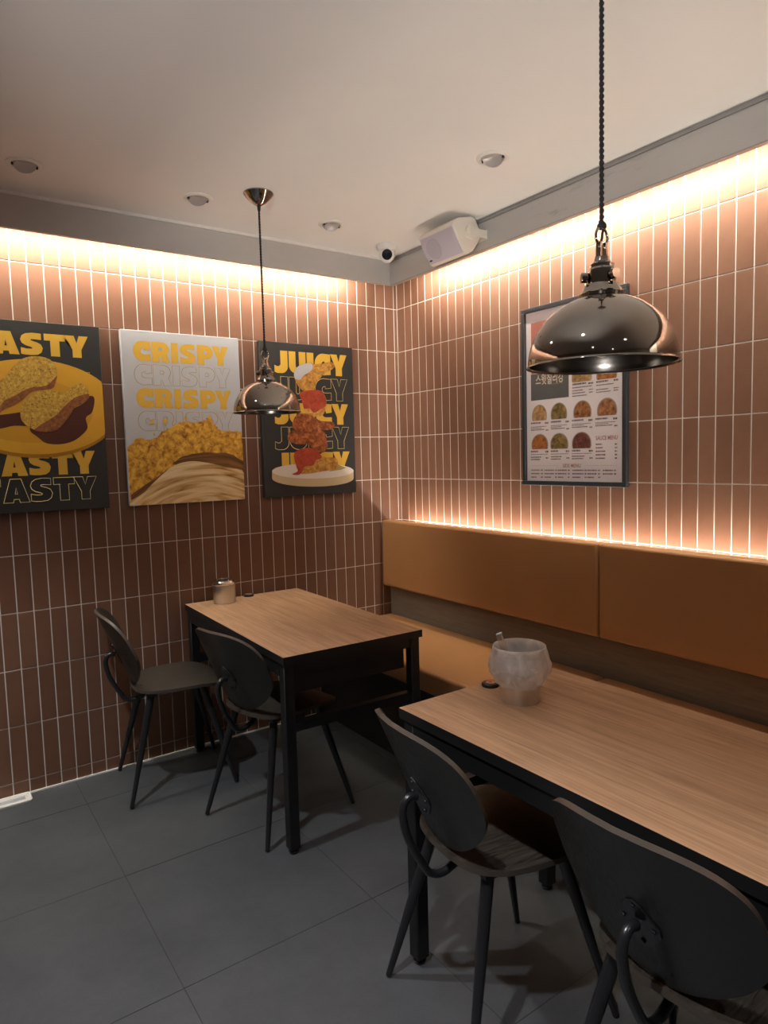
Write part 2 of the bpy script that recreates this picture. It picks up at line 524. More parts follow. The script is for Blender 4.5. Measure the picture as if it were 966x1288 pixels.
led_strip('cove_led_strip', (-0.126, RY+0.3, 2.352), (-0.109, -0.27, 2.361), LED_COVE, 'warm glowing strip light hidden behind the rough concrete fascia')

# ================================================================== BENCH
BX, BP, BF = -0.095, -0.157, -0.608
SEATZ, BT, BB = 0.482, 1.028, 0.652
BEND = -3.55
bench = thing('banquette_bench', 'long tan leatherette banquette bench with padded back along the tiled wall', 'bench', (-0.35, -1.75, 0))
def LB(p): return Vector(p)-Vector(bench.location)
def bbox(name, a, b, mat, bev=0, seg=2): return box(name, LB(a), LB(b), mat, bench, bev, seg)
bbox('base', (BF+0.03, BEND, 0.0), (BX, -0.006, SEATZ-0.10), simple('dark_bench_base', (0.03, 0.024, 0.02), 0.6))
bbox('back_panel', (BX-0.002, BEND, SEATZ-0.10), (-0.078, -0.004, BB+0.04), WALNUT)
bbox('back_carcass', (-0.078, BEND, 0.0), (-0.004, -0.004, 0.975), simple('bench_carcass', (0.25, 0.22, 0.2), 0.7))
for y0, y1 in ((-0.012, -1.488), (-1.492, -2.95), (-2.954, BEND)):
    bbox('back_cushion', (BP, y1, BB), (BX, y0, BT), LEATHER, 0.013, 5)
for y0, y1 in ((-0.006, -1.482), (-1.486, -2.95), (-2.954, BEND)):
    bbox('seat_cushion', (BF, y1, SEATZ-0.10), (BX-0.003, y0, SEATZ), LEATHER, 0.016, 4)
bbox('led_tape', (-0.060, BEND+0.1, 0.976), (-0.050, -0.10, 0.980), LED_BENCH)

# ================================================================== TABLES
def make_table(label, loc, rz, W, L, H):
    t = thing('dining_table', label, 'table', loc, rz, 'oak topped tables along the bench')
    MB().box((-W/2, -L/2, H-0.028), (W/2, L/2, H), 0, 1).build('tabletop', [BLACKEDGE, OAK], t)
    s = 0.04; ix, iy = W/2-0.006, L/2-0.012
    for sx in (-1, 1):
        for sy in (-1, 1):
            lg = box('leg', (sx*ix, sy*iy, 0.016), (sx*(ix-s), sy*(iy-s), H-0.028), BLACK, t, 0.003, 1)
            MB().lathe([(0.0, 0.0), (0.016, 0.0), (0.018, 0.006), (0.012, 0.009), (0.012, 0.018)], 16, (sx*(ix-s/2), sy*(iy-s/2), 0)).build('levelling_foot', BLACK, lg, 40)
    for sx in (-1, 1):
        box('side_rail', (sx*ix, -iy+s, H-0.078), (sx*(ix-0.026), iy-s, H-0.028), BLACK, t)
    for sy in (-1, 1):
        box('end_rail', (-ix+s, sy*(iy-0.004), H-0.066), (ix-s, sy*(iy-0.030), H-0.028), BLACK, t)
        box('end_panel', (-ix+s, sy*(iy-0.034), H-0.150), (ix-s-0.013, sy*(iy-0.046), H-0.030), BLACK, t)
        box('stretcher', (-ix+s, sy*(iy-0.004), 0.438), (ix-s, sy*(iy-0.034), 0.472), BLACK, t)
    return t
make_table('oak topped table with black legs pushed against the tiled poster wall', (-1.028, -0.572, 0), math.radians(-1.5), 0.590, 1.090, 0.715)
make_table('oak topped table with black legs carrying the plastic lined steel tub', (-1.010, -2.265, 0), math.radians(0.3), 0.572, 1.090, 0.715)

# ================================================================== CHAIRS
def plate(outline, fmap, thick, rings=6, mats=(0, 0, 1)):
    """closed rounded sheet: outline 2-D, fmap(a,b)->(point, normal)"""
    m = MB(); n = len(outline)
    cx = sum(p[0] for p in outline)/n; cy = sum(p[1] for p in outline)/n
    def layer(sgn, shrink=1.0):
        vs = []
        for r in range(1, rings+1):
            q = r/rings
            for a, b in outline:
                P, Nn = fmap(cx+(a-cx)*q, cy+(b-cy)*q)
                off = thick/2
                vs.append(P+Nn*off*sgn)
        P, Nn = fmap(cx, cy); vs.append(P+Nn*thick/2*sgn)
        fs = []
        for r in range(rings-1):
            for i in range(n):
                j = (i+1) % n
                fs.append((r*n+i, r*n+j, (r+1)*n+j, (r+1)*n+i))
        for i in range(n): fs.append((rings*n, i, (i+1) % n))
        return vs, fs
    v1, f1 = layer(1); v2, f2 = layer(-1)
    o = len(v1)
    m.v = [tuple(p) for p in v1+v2]
    m.f = f1+[tuple(i+o for i in f)[::-1] for f in f2]
    m.m = [mats[0]]*len(f1)+[mats[1]]*len(f2)
    b = (rings-1)*n
    for i in range(n):
        j = (i+1) % n
        m.f.append((b+i, b+j, o+b+j, o+b+i)); m.m.append(mats[2])
    return m
def mirror(h): return h+[(-a, b) for a, b in reversed(h[1:-1])]
def superellipse(hw, hh, nt, nb, n=56):
    out = []
    for i in range(n):
        t_ = 2*PI*i/n; c, q = math.cos(t_), math.sin(t_); e = 2/(nt if q > 0 else nb)
        out.append((math.copysign(abs(c)**e, c)*hw*(1+0.03*q), math.copysign(abs(q)**e, q)*hh))
    return out
back_out = superellipse(.195, .174, 3.1, 1.75)
seat_half = [(.200, 0), (.195, .10), (.165, .160), (.09, .186), (-.02, .184), (-.095, .164), (-.148, .122), (-.166, .06), (-.170, 0)]
seat_out = catmull(seat_half+[(a, -b) for a, b in reversed(seat_half[1:-1])], 5)
def back_map(a, b):
    def P(a, b): return Vector((-0.221-0.387*b+1.45*a*a, a, 0.621+0.922*b))
    p = P(a, b); du = P(a+1e-4, b)-P(a-1e-4, b); dv = P(a, b+1e-4)-P(a, b-1e-4)
    return p, du.cross(dv).normalized()
def seat_map(x, y):
    def P(x, y):
        z = 0.447
        if x > 0.08: z -= 0.022*((x-0.08)/0.12)**2
        z += 0.006*(y/0.2)**2*(1 if x < .1 else .5)
        if x < -0.1: z += 0.010*((-x-0.1)/0.1)**2
        return Vector((x, y, z))
    p = P(x, y); du = P(x+1e-4, y)-P(x-1e-4, y); dv = P(x, y+1e-4)-P(x, y-1e-4)
    return p, du.cross(dv).normalized()
CH_GROUP = 'dark plywood chairs at the tables'
def make_chair():
    t = thing('dining_chair', '', 'chair', (0, 0, 0), 0, CH_GROUP)
    seat = plate(seat_out, seat_map, 0.013).build('seat', [PLY, PLYE], t, 50)
    back = plate(back_out, back_map, 0.012).build('backrest', [PLYB, PLYE], t, 50)
    for sx in (-1, 1):
        for sy in (-1, 1):
            p0 = Vector((sx*0.105, sy*0.115, 0.432)); p1 = Vector((sx*0.215, sy*0.192, 0.004))
            lg = MB().tube([p0, p0.lerp(p1, .3), p0.lerp(p1, .97), p1], [0.0155, 0.0145, 0.0085, 0.0085], 12).build('leg', TUBE, t, 40)
    m = MB()
    m.box((-0.14, -0.022, 0.426), (0.13, 0.022, 0.438))
    for sx in (-1, 1): m.box((sx*0.105-0.02, -0.135, 0.426), (sx*0.105+0.02, 0.135, 0.438))
    m.build('under_frame', TUBE, t)
    path = catmull([(-0.224, 0, 0.590), (-0.243, 0, 0.594), (-0.258, 0, 0.580), (-0.262, 0, 0.550), (-0.247, 0, 0.490), (-0.207, 0, 0.412), (-0.186, 0, 0.389), (-0.155, 0, 0.383), (-0.118, 0, 0.398), (-0.085, 0, 0.428)], 5, False)
    MB().tube(path, 0.0098, 12).build('support_tube', TUBE, t, 50)
    # mounting plate on the rear of the backrest: rounded diamond with screws
    def rear(a, b, off): p, nn = back_map(a, b); nn = nn if nn.x < 0 else -nn; return p+nn*off
    d = [(0, .055), (.014, .047), (.040, .008), (.040, -.008), (.014, -.047), (0, -.055), (-.014, -.047), (-.040, -.008), (-.040, .008), (-.014, .047)]
    b0 = -0.030
    m = MB(); n = len(d)
    m.add([rear(a, b+b0, .0062) for a, b in d]+[rear(a, b+b0, .0092) for a, b in d],
          [tuple(range(n)), tuple(range(n, 2*n))]+[(i, (i+1) % n, (i+1) % n+n, i+n) for i in range(n)])
    pl = m.build('mounting_plate', TUBE, t)
    for a, b in ((0, .042), (0, -.042), (.028, 0), (-.028, 0)):
        p = rear(a, b+b0, .0092); q = rear(a, b+b0, .0125)
        MB().tube([p, p.lerp(q, .7), q], [.0048, .0045, .002], 8).build('screw', TUBE, pl, 30)
    for x, y in ((-.135, .045), (-.135, -.045), (.10, .05), (.10, -.05)):
        p, nn = seat_map(x, y); nn = nn if nn.z > 0 else -nn
        MB().tube([p+nn*.0062, p+nn*.0078, p+nn*.0085], [.0055, .005, .002], 10).build('seat_screw', TUBE, seat, 30)
    return t
chair0 = make_chair()
CHAIRS = [((-1.458, -0.248, 0), -6.8, 'dark plywood chair nearest the tiled poster wall'),
          ((-1.216, -0.786, 0), 12.5, 'dark plywood chair tucked under the table by the poster wall at its free end'),
          ((-1.186, -1.966, 0), -8.0, 'dark plywood chair at the table end with the plastic lined steel tub'),
          ((-1.155, -2.496, 0), 0.9, 'dark plywood chair at the tub table, on the side away from the poster wall')]
for i, (loc, rz, lab) in enumerate(CHAIRS):
    c = chair0 if i == 0 else copy_tree(chair0)
    c.location = loc; c.rotation_euler = (0, 0, math.radians(rz)); c['label'] = lab

# ================================================================== PENDANT LAMPS
def make_pendant(label, loc, zr, D):
    """loc x,y; zr rim height; D rim diameter"""
    t = thing('pendant_lamp', label, 'lamp', (loc[0], loc[1], zr), 0, 'dome pendant lamps over the tables')
    R = D/2
    dome = [(R, 0.0), (R*0.997, 0.0022), (R*0.988, 0.0034)]
    for k in (0, 0.15, 0.5, 1, 1.5)+tuple(range(2, 15)):
        a = k/14*math.radians(78); dome.append((R*0.982*math.cos(a), 0.004+0.125*D/0.274*math.sin(a)))
    top = dome[-1][1]
    inner = [(r-0.003, z-0.003 if z > .02 else z) for r, z in reversed(dome)]
    MB().lathe(dome+[(0.030, top+0.002)], 56).build('shade', CHROME, t, 50)
    MB().lathe([(0.004, top-0.001)]+inner, 56).build('shade_lining', CHROME2, t, 50)
    MB().lathe([(0.040, top-0.004), (0.041, top+0.003), (0.036, top+0.007), (0.0345, top+0.012), (0.031, top+0.016), (0.030, top+0.020), (0.0255, top+0.022),
                (0.0255, top+0.046), (0.0225, top+0.050), (0.0225, top+0.056), (0.014, top+0.062), (0.0125, top+0.070), (0.0, top+0.071)], 32).build('neck', CHROME, t, 35)
    nb = top+0.034
    for a in (0.35, 0.35+2*PI/3, 0.35+4*PI/3):
        c, s_ = math.cos(a), math.sin(a)
        m = MB(); m.tube([(0.024*c, 0.024*s_, nb), (0.027*c, 0.027*s_, nb), (0.027*c, 0.027*s_, nb), (0.037*c, 0.037*s_, nb)], [0.005, 0.005, 0.0095, 0.0095], 14)
        m.build('thumb_screw', CHROME, t, 35)
    z = top+0.070
    for s_ in (-1, 1): pass
    m = MB(); m.box((-0.010, -0.005, z-0.004), (-0.005, 0.005, z+0.026)); m.box((0.005, -0.005, z-0.004), (0.010, 0.005, z+0.026)); m.tube([(-0.013, 0, z+0.018), (0.013, 0, z+0.018)], 0.003, 8)
    m.build('clevis', CHROME, t)
    rz = z+0.036
    ring = [(0.0165*math.cos(a), 0, rz+0.0165*math.sin(a)) for a in [2*PI*k/24 for k in range(25)]]
    MB().tube(ring, 0.0026, 8).build('ring', CHROME, t, 60)
    # cord with a small knot on the ring, twisted pair up to the ceiling
    kz = rz+0.0175
    zt = ZC-zr-0.050
    crd = MB()
    for ph in (0, PI):
        path = []; n = int((zt-kz)/0.0022)
        for i in range(n+1):
            q = i/n; zz = kz+0.008+(zt-kz-0.008)*q; a = ph+2*PI*(zz-kz)/0.021
            path.append((0.0023*math.cos(a), 0.0023*math.sin(a), zz))
        crd.tube(path, 0.0024, 6)
    co = crd.build('cord', CORD, t, 60)
    kn = MB()
    for k in range(3):
        a0 = k*2.1
        kn.tube([(0.006*math.cos(a), 0.006*math.sin(a)*math.cos(a0)+0.002*math.sin(a0), kz+0.003*k+0.005*math.sin(a)*math.sin(a0)) for a in [2*PI*i/14 for i in range(15)]], 0.0030, 6)
    kn.tube([(0.004, 0, kz), (0.003, 0.002, kz-0.02), (-0.006, 0.002, kz-0.034), (-0.010, 0.003, z-0.005), (-0.009, 0.004, z-0.03)], 0.0024, 6)
    kn.build('knot', CORD, co, 60)
    zz = ZC-zr
    ro = MB().lathe([(0.0, 0.0), (0.0585, 0.0), (0.0590, -0.004), (0.050, -0.016), (0.030, -0.036), (0.016, -0.045), (0.010, -0.048), (0.0, -0.048)], 40, (0, 0, zz)).build('ceiling_rose', CHROME, t, 35)
    MB().lathe([(0.0, -0.045), (0.0075, -0.047), (0.0060, -0.066), (0.0, -0.068)], 16, (0, 0, zz)).build('cord_grip', CORD, ro, 40)
    so = MB().lathe([(0.0, top-0.004), (0.019, top-0.004), (0.019, top-0.045), (0.0, top-0.047)], 24).build('socket', BLACK, t, 40)
    MB().lathe([(0.012, top-0.044), (0.014, top-0.055), (0.024, top-0.075), (0.026, top-0.088), (0.020, top-0.104), (0.0, top-0.112)], 24).build('bulb', simple('frosted_bulb', (0.65, 0.62, 0.56), 0.3), so, 60)
    return t
make_pendant('dark chrome dome pendant lamp in front of the posters', (-1.126, -0.620), 1.578, 0.274)
make_pendant('dark chrome dome pendant lamp in front of the framed menu board', (-1.263, -2.344), 1.545, 0.274)

# ================================================================== CEILING FITTINGS
def make_downlight(x, y, label, tilt, aim):
    t = thing('recessed_downlight', label, 'downlight', (x, y, ZC), aim, 'unlit round downlights in the ceiling')
    MB().lathe([(0.042, -0.002), (0.044, -0.006), (0.055, -0.006), (0.059, -0.003), (0.059, 0.0)], 36).build('trim_ring', WHITE, t, 40)
    MB().lathe([(0.0, 0.0), (0.043, 0.0), (0.043, -0.003), (0.0, -0.003)], 30).build('recess', simple('recess_grey', (0.35, 0.34, 0.33), 0.6), t)
    m = MB().lathe([(0.0, 0.010), (0.037, 0.010), (0.038, -0.004), (0.034, -0.011), (0.030, -0.009), (0.0, -0.007)], 30)
    g = m.build('gimbal_lamp', GREYM, t, 40); g.rotation_euler = (0, tilt, 0)
    for s in (-1, 1):
        box('hinge_clip', (-0.004, s*0.039-0.003, -0.010), (0.004, s*0.039+0.003, -0.002), BLACK, t)
make_downlight(-1.929, -0.445, 'unlit ceiling downlight farthest along the smooth fascia from the security camera', 0.35, 1.6)
make_downlight(-1.312, -0.453, 'unlit ceiling downlight beside the pendant ceiling rose, on its side away from the security camera', 0.35, 1.6)
make_downlight(-0.697, -0.462, 'unlit ceiling downlight between the pendant ceiling rose and the security camera', 0.35, 1.6)
make_downlight(-0.553, -1.346, 'unlit ceiling downlight near the rough concrete fascia and the wall speaker', 0.45, 0.4)

for i, (x, y, wt) in enumerate(LIT_SPOTS):
    t = thing('lit_downlight', 'lit round downlight in the ceiling over the open floor', 'downlight', (x, y, ZC), 0, 'lit downlights over the open floor')
    MB().lathe([(0.040, -0.002), (0.042, -0.008), (0.052, -0.008), (0.055, -0.003), (0.055, 0.0)], 32).build('trim_ring', WHITE, t, 40)
    MB().lathe([(0.0, -0.001), (0.040, -0.001), (0.040, -0.004), (0.0, -0.004)], 28).build('lamp_face', LED_LAMP, t)
    ld = bpy.data.lights.new('downlight_beam', 'SPOT'); ld.energy = wt; ld.color = SPOT_COL
    ld.spot_size = math.radians(88); ld.spot_blend = 0.75; ld.shadow_soft_size = 0.03
    lo = bpy.data.objects.new('downlight_beam', ld); COL.objects.link(lo); lo.parent = t; lo.location = (0, 0, -0.03)

# made-up fill light, shaped as a standing uplighter, added to brighten the ceiling
(ux, uy, uz), aimp, uw = FILL_UPLIGHT
t = thing('added_fill_light', 'added fill light shaped as a standing uplighter on the open floor behind the tables', 'lamp', (ux, uy, 0))
MB().lathe([(0.0, 0.0), (0.15, 0.0), (0.15, 0.012), (0.02, 0.022), (0.0, 0.022)], 32).build('base', BLACK, t, 40)
MB().tube([(0, 0, 0.02), (0, 0, uz-0.16)], 0.012, 12).build('pole', BLACK, t, 40)
MB().lathe([(0.0, -0.17), (0.10, -0.165), (0.20, -0.13), (0.27, -0.07), (0.275, -0.07), (0.20, -0.14), (0.10, -0.175), (0.0, -0.18)], 40, (0, 0, uz)).build('bowl', BLACK, t, 40)
ld = bpy.data.lights.new('fill_light_beam', 'SPOT'); ld.energy = uw; ld.color = (1.0, 0.98, 0.95)
ld.spot_size = math.radians(44); ld.spot_blend = 0.8; ld.shadow_soft_size = 0.22
lo = bpy.data.objects.new('fill_light_beam', ld); COL.objects.link(lo); lo.parent = t; lo.location = (0, 0, uz)
lo.rotation_euler = (Vector(aimp)-Vector((ux, uy, uz))).to_track_quat('-Z', 'Y').to_euler()

# turret security camera in the corner
t = thing('security_camera', 'small white turret security camera in the ceiling corner', 'camera', on_z(486.5, 308, ZC))
MB().lathe([(0.0, 0.0), (0.052, 0.0), (0.053, -0.006), (0.050, -0.020), (0.043, -0.030), (0.0, -0.032)], 36).build('base', WHITE, t, 40)
dirv = (CAM-Vector((-0.262, -0.276, 2.39))).normalized()
q = dirv.to_track_quat('Z', 'Y').to_matrix().to_4x4()
def place(mb, mat4):
    mb.v = [tuple(mat4 @ Vector(p)) for p in mb.v]; return mb
Mb = Matrix.Translation((0, 0, -0.047)) @ q
place(MB().lathe([(0.0, -0.040), (0.020, -0.036), (0.034, -0.022), (0.040, 0.0), (0.038, 0.016), (0.033, 0.024), (0.026, 0.026), (0.0, 0.026)], 32), Mb).build('eyeball', WHITE, t, 50)
ln = place(MB().lathe([(0.0, 0.026), (0.0255, 0.0262), (0.0255, 0.029), (0.022, 0.031), (0.0, 0.033)], 30), Mb).build('lens', LENS, t, 40)
box('mount_screw', (0.035, -0.012, -0.025), (0.041, -0.006, -0.019), BLACK, t)

# wall speaker on the concrete fascia
def make_speaker():
    c = Vector((-0.246, -0.760, 2.362))
    t = thing('wall_speaker', 'cream box loudspeaker with lavender grille bracketed to the concrete fascia', 'speaker', c)
    tilt = Matrix.Rotation(math.radians(-32), 4, 'Y')   # front looks down and out
    hl = 0.120
    prof = [(-0.070, 0.064), (-0.058, 0.076), (-0.020, 0.078), (0.055, 0.050), (0.070, 0.036), (0.070, -0.036), (0.055, -0.050), (-0.020, -0.078), (-0.058, -0.076), (-0.070, -0.064)]
    m = MB().prism([(x, -hl, z) for x, z in prof], (0, 2*hl, 0))
    place(m, tilt).build('cabinet', CREAM, t, None, 0.006, 3)
    # curved grille
    vs = []; fs = []; nu = 9
    for i in range(nu):
        a = -1+2*i/(nu-1)
        for s in (-1, 1): vs.append((-0.0705-0.010*(1-a*a), s*(hl-0.010), 0.060*a))
    for i in range(nu-1): fs.append((2*i, 2*i+1, 2*i+3, 2*i+2))
    m = MB().add(vs, fs)
    o2 = len(m.v); m.add([(-0.066, y, z) for x, y, z in vs], fs)
    rim = [2*i for i in range(nu)]+[2*i+1 for i in reversed(range(nu))]
    m.f += [(rim[i], rim[(i+1) % len(rim)], rim[(i+1) % len(rim)]+o2, rim[i]+o2) for i in range(len(rim))]; m.m += [0]*len(rim)
    gr = place(m, tilt).build('grille', LAV, t, 30)
    m = MB()
    ring = [(0.047*math.cos(a), 0.047*math.sin(a)) for a in [2*PI*k/30 for k in range(30)]]
    n = len(ring)
    f1 = [(-0.0712-0.010*(1-(z/0.06)**2), y+0.040, z) for y, z in ring]
    m.add(f1+[(x-0.0012, y, z) for x, y, z in f1]+[(-0.0826, 0.040, 0)], [(i, (i+1) % n, (i+1) % n+n, i+n) for i in range(n)]+[(2*n, i+n, (i+1) % n+n) for i in range(n)])
    place(m, tilt).build('woofer_ring', LAV2, gr, 40)
    place(MB().box((-0.0795, 0.086, -0.046), (-0.074, 0.100, -0.040)), tilt).build('badge', BLACK, gr)
    for s in (-1, 1):
        k = MB().tube([(0.006, s*hl, 0.0), (0.006, s*(hl+0.012), 0.0), (0.006, s*(hl+0.013), 0.0)], [0.030, 0.030, 0.026], 28).build('pivot_knob', CREAM, t, 40)
        m = MB().box((0.0, s*(hl+0.013), -0.017), (0.092, s*(hl+0.017), 0.017))
        m.build('bracket_arm', CREAM, t)
    box('bracket_plate', (0.0915, -hl-0.017, -0.022), (0.0955, hl+0.017, 0.022), CREAM, t)
    return t
make_speaker()

# ================================================================== PRINT HELPERS (flat artwork on the posters and the menu)
def arc(cx, cy, rx, ry, a0, a1, n=14):
    return [(cx+rx*math.cos(math.radians(a0+(a1-a0)*i/n)), cy+ry*math.sin(math.radians(a0+(a1-a0)*i/n))) for i in range(n+1)]
def glyph(ch):
    """heavy poster capitals in a box 1 high; returns (width, [closed outlines])"""
    if ch == 'T': return .74, [[(0, 1), (.74, 1), (.74, .70), (.53, .70), (.53, 0), (.21, 0), (.21, .70), (0, .70)]]
    if ch == 'I': return .33, [[(0, 0), (.33, 0), (.33, 1), (0, 1)]]
    if ch == 'Y': return .84, [[(0, 1), (.33, 1), (.42, .66), (.51, 1), (.84, 1), (.58, .36), (.58, 0), (.26, 0), (.26, .36)]]
    if ch == 'A': return .88, [[(0, 0), (.26, 1), (.62, 1), (.88, 0), (.55, 0), (.525, .14), (.355, .14), (.33, 0)], [(.40, .36), (.44, .62), (.48, .36)]]
    if ch == 'J': return .62, [[(.29, 1), (.62, 1)]+arc(.31, .31, .31, .31, 0, -90, 10)+[(.14, 0), (0, .05), (0, .36), (.12, .30), (.20, .30)]+[(.29, .38)]]
    if ch == 'U': return .80, [[(0, 1), (.32, 1)]+[(.32, .36)]+arc(.40, .36, .08, .10, 180, 360, 8)+[(.48, 1), (.80, 1)]+arc(.40, .36, .40, .36, 0, -180, 18)]
    if ch == 'C':
        o = arc(.42, .5, .42, .5, 38, 322, 30); i = arc(.46, .5, .13, .17, 310, 50, 12)
        return .78, [[(.78, .98)]+arc(.42, .52, .42, .48, 80, 180, 12)+arc(.42, .48, .42, .48, 180, 280, 12)+[(.78, .03), (.78, .36)]+arc(.50, .50, .16, .16, 290, 70, 10)[0:1]+arc(.48, .5, .15, .15, 270, 90, 10)+[(.50, .54), (.78, .58)]]
    if ch == 'P': return .78, [[(0, 0), (.33, 0), (.33, .28), (.44, .28)]+arc(.44, .64, .34, .36, -90, 90, 16)+[(0, 1)], [(.32, .55), (.40, .55)]+arc(.40, .64, .08, .09, -90, 90, 6)+[(.32, .73)]]
    if ch == 'R': return .84, [[(0, 0), (.33, 0), (.33, .27), (.40, .27), (.48, 0), (.84, 0), (.70, .36)]+arc(.46, .66, .34, .34, -38, 90, 12)+[(0, 1)], [(.32, .55), (.42, .55)]+arc(.42, .64, .08, .09, -90, 90, 6)+[(.32, .73)]]
    if ch == 'S':
        up_ = [(.72, .98), (.72, .70), (.50, .72), (.38, .715), (.36, .67), (.42, .635), (.58, .58), (.70, .50), (.76, .34), (.71, .14), (.58, .03), (.36, 0), (.15, .01), (.02, .04)]
        lo_ = [(.02, .33), (.22, .28), (.38, .285), (.41, .33), (.35, .37), (.18, .43), (.06, .53), (.01, .68), (.07, .86), (.20, .96), (.42, 1.0), (.58, .995)]
        return .76, [up_+lo_]
    return .4, []
def text_print(name, word, x0, x1, z0, z1, toworld, mat, parent, outline=0.0):
    """word filling the box x0..x1, z0..z1 of a print plane; outline>0 draws only the contour"""
    gl = [glyph(c) for c in word]
    gaps = [{'PY': -0.05, 'SP': 0.09, 'IS': 0.08, 'TY': -0.02, 'AS': 0.03, 'CY': 0.0}.get(word[i:i+2], 0.055) for i in range(len(word)-1)]+[0.0]
    W = sum(g[0] for g in gl)+sum(gaps)
    cu = bpy.data.curves.new(name, 'CURVE'); cu.dimensions = '2D'
    off = 0.0
    for (gw, outs), gap in zip(gl, gaps):
        for pts in outs:
            sp = cu.splines.new('POLY'); sp.points.add(len(pts)-1); sp.use_cyclic_u = True
            for p, (a, b) in zip(sp.points, pts):
                p.co = (x0+(x1-x0)*(off+a)/W, z0+(z1-z0)*b, 0, 1)
        off += gw+gap
    if outline:
        cu.fill_mode = 'NONE'; cu.dimensions = '3D'; cu.bevel_depth = outline; cu.bevel_resolution = 0
    else:
        cu.fill_mode = 'FRONT'
    ob = bpy.data.objects.new(name, cu); COL.objects.link(ob)
    bpy.context.view_layer.update()
    me = bpy.data.meshes.new_from_object(ob.evaluated_get(bpy.context.evaluated_depsgraph_get()))
    bpy.data.objects.remove(ob)
    for v in me.vertices: v.co = toworld(v.co.x, v.co.y, v.co.z*0.12 if outline else 0.0)
    me.materials.clear(); me.materials.append(mat)
    return link(name, me, parent)
def flat_print(name, pts, toworld, mat, parent, lift):
    """thin filled outline in print-plane coordinates"""
    cu = bpy.data.curves.new(name, 'CURVE'); cu.dimensions = '2D'; cu.fill_mode = 'FRONT'
    sp = cu.splines.new('POLY'); sp.points.add(len(pts)-1); sp.use_cyclic_u = True
    for p, (a, b) in zip(sp.points, pts): p.co = (a, b, 0, 1)
    ob = bpy.data.objects.new(name, cu); COL.objects.link(ob)
    bpy.context.view_layer.update()
    me = bpy.data.meshes.new_from_object(ob.evaluated_get(bpy.context.evaluated_depsgraph_get()))
    bpy.data.objects.remove(ob)
    for v in me.vertices: v.co = toworld(v.co.x, v.co.y, lift)
    me.materials.clear(); me.materials.append(mat)
    return link(name, me, parent)

# ================================================================== POSTERS
PY = -0.030
YEL = simple('print_yellow', (0.62, 0.37, 0.045), 0.55, spec=0.3)
GOLD = simple('print_gold_line', (0.62, 0.38, 0.09), 0.55, spec=0.3)
PALE = simple('print_pale_gold_line', (0.80, 0.62, 0.26), 0.55, spec=0.3)
CHAR = mat_noise('print_charcoal', [(0.3, (0.022, 0.022, 0.022)), (0.7, (0.026, 0.026, 0.026))], 5, rough=0.5, spec=0.35)
PWHITE = simple('print_white', (0.46, 0.47, 0.50), 0.5, spec=0.3)
POSTZ = (1.196, 1.978)
def make_poster(label, xr, mat):
    x0, x1 = xr
    t = thing('canvas_poster', label, 'poster', ((x0+x1)/2, 0, POSTZ[0]), 0, 'canvas food posters on the tiled wall')
    t_loc = Vector(t.location)
    box('canvas', Vector((x0, -0.001, POSTZ[0]))-t_loc, Vector((x1, PY, POSTZ[1]))-t_loc, mat, t, 0.002, 2)
    def tw(x, z, lift): return Vector((x, PY-0.0004-lift, z))-t_loc
    return t, tw
def pp(p): # photo pixel -> print plane of the left wall posters
    v = on_y(p[0], p[1], PY); return (v.x, v.z)
def crop(pts, sc, ox, oy): return [pp((ox+a/sc, oy+b/sc)) for a, b in pts]
def clampx(pts, x0, x1, z0=POSTZ[0]+.002, z1=POSTZ[1]-.002): return [(min(max(a, x0+.001), x1-.001), min(max(b, z0), z1)) for a, b in pts]
def rowbox(yt0, yb0, xl, yt1, yb1, xr):
    a = pp((xl, yt0)); b = pp((xl, yb0)); c = pp((xr, yt1)); d = pp((xr, yb1))
    return (a[0]+b[0])/2, (c[0]+d[0])/2, (b[1]+d[1])/2, (a[1]+c[1])/2

# --- poster with the word TASTY
t1, w1 = make_poster('dark canvas poster of two drumsticks on a yellow plate reading TASTY', POSTER_X[0], CHAR)
X0, X1 = POSTER_X[0]
xr1 = pp((111, 437))[0]; xl1 = X0+(X1-xr1)
def zrow(xa, ya, yb): return pp((xa, yb))[1], pp((xa, ya))[1]
zr1 = zrow(107, 423.5, 450.5); zr4 = zrow(117, 567, 595.5); zr5 = zrow(119, 599, 627)
dz = (zr1[0]-zr5[0])/4
text_print('lettering', 'TASTY', xl1, xr1, zr1[0], zr1[1], lambda x, z, l: w1(x, z, l), YEL, t1)
text_print('outline_lettering', 'TASTY', xl1, xr1, zr1[0]-dz, zr1[1]-dz, lambda x, z, l: w1(x, z, l+.0002), GOLD, t1, 0.0011)
text_print('lettering', 'TASTY', xl1, xr1, zr4[0], zr4[1], lambda x, z, l: w1(x, z, l), YEL, t1)
text_print('outline_lettering', 'TASTY', xl1, xr1, zr5[0], zr5[1], lambda x, z, l: w1(x, z, l+.0002), PALE, t1, 0.0011)
C5 = (6.9, 0, 440)
PLATE = mat_noise('print_yellow_plate', [(0.3, (0.58, 0.30, 0.022)), (0.7, (0.66, 0.36, 0.032))], 6, rough=0.55, spec=0.3)
PLATE_D = simple('print_plate_rim', (0.36, 0.17, 0.012), 0.55, spec=0.3)
DRUM = mat_food('print_spiced_chicken', [(0.30, (0.28, 0.13, 0.028)), (0.5, (0.50, 0.30, 0.050)), (0.7, (0.68, 0.47, 0.10))], 90, (95, 0.15, (0.060, 0.045, 0.014)))
DRUMS = mat_food('print_chicken_underside', [(0.3, (0.12, 0.035, 0.012)), (0.7, (0.34, 0.13, 0.045))], 60)
PSHAD = simple('print_brown_sauce', (0.070, 0.018, 0.010), 0.55, spec=0.3)
px_pl = crop([(0, 115), (130, 92), (300, 85), (470, 110), (600, 155), (740, 215), (860, 290), (900, 320), (908, 500), (922, 745), (850, 800), (700, 865), (500, 915), (300, 926), (150, 915), (0, 885)], *C5)
c0 = px_pl[0]
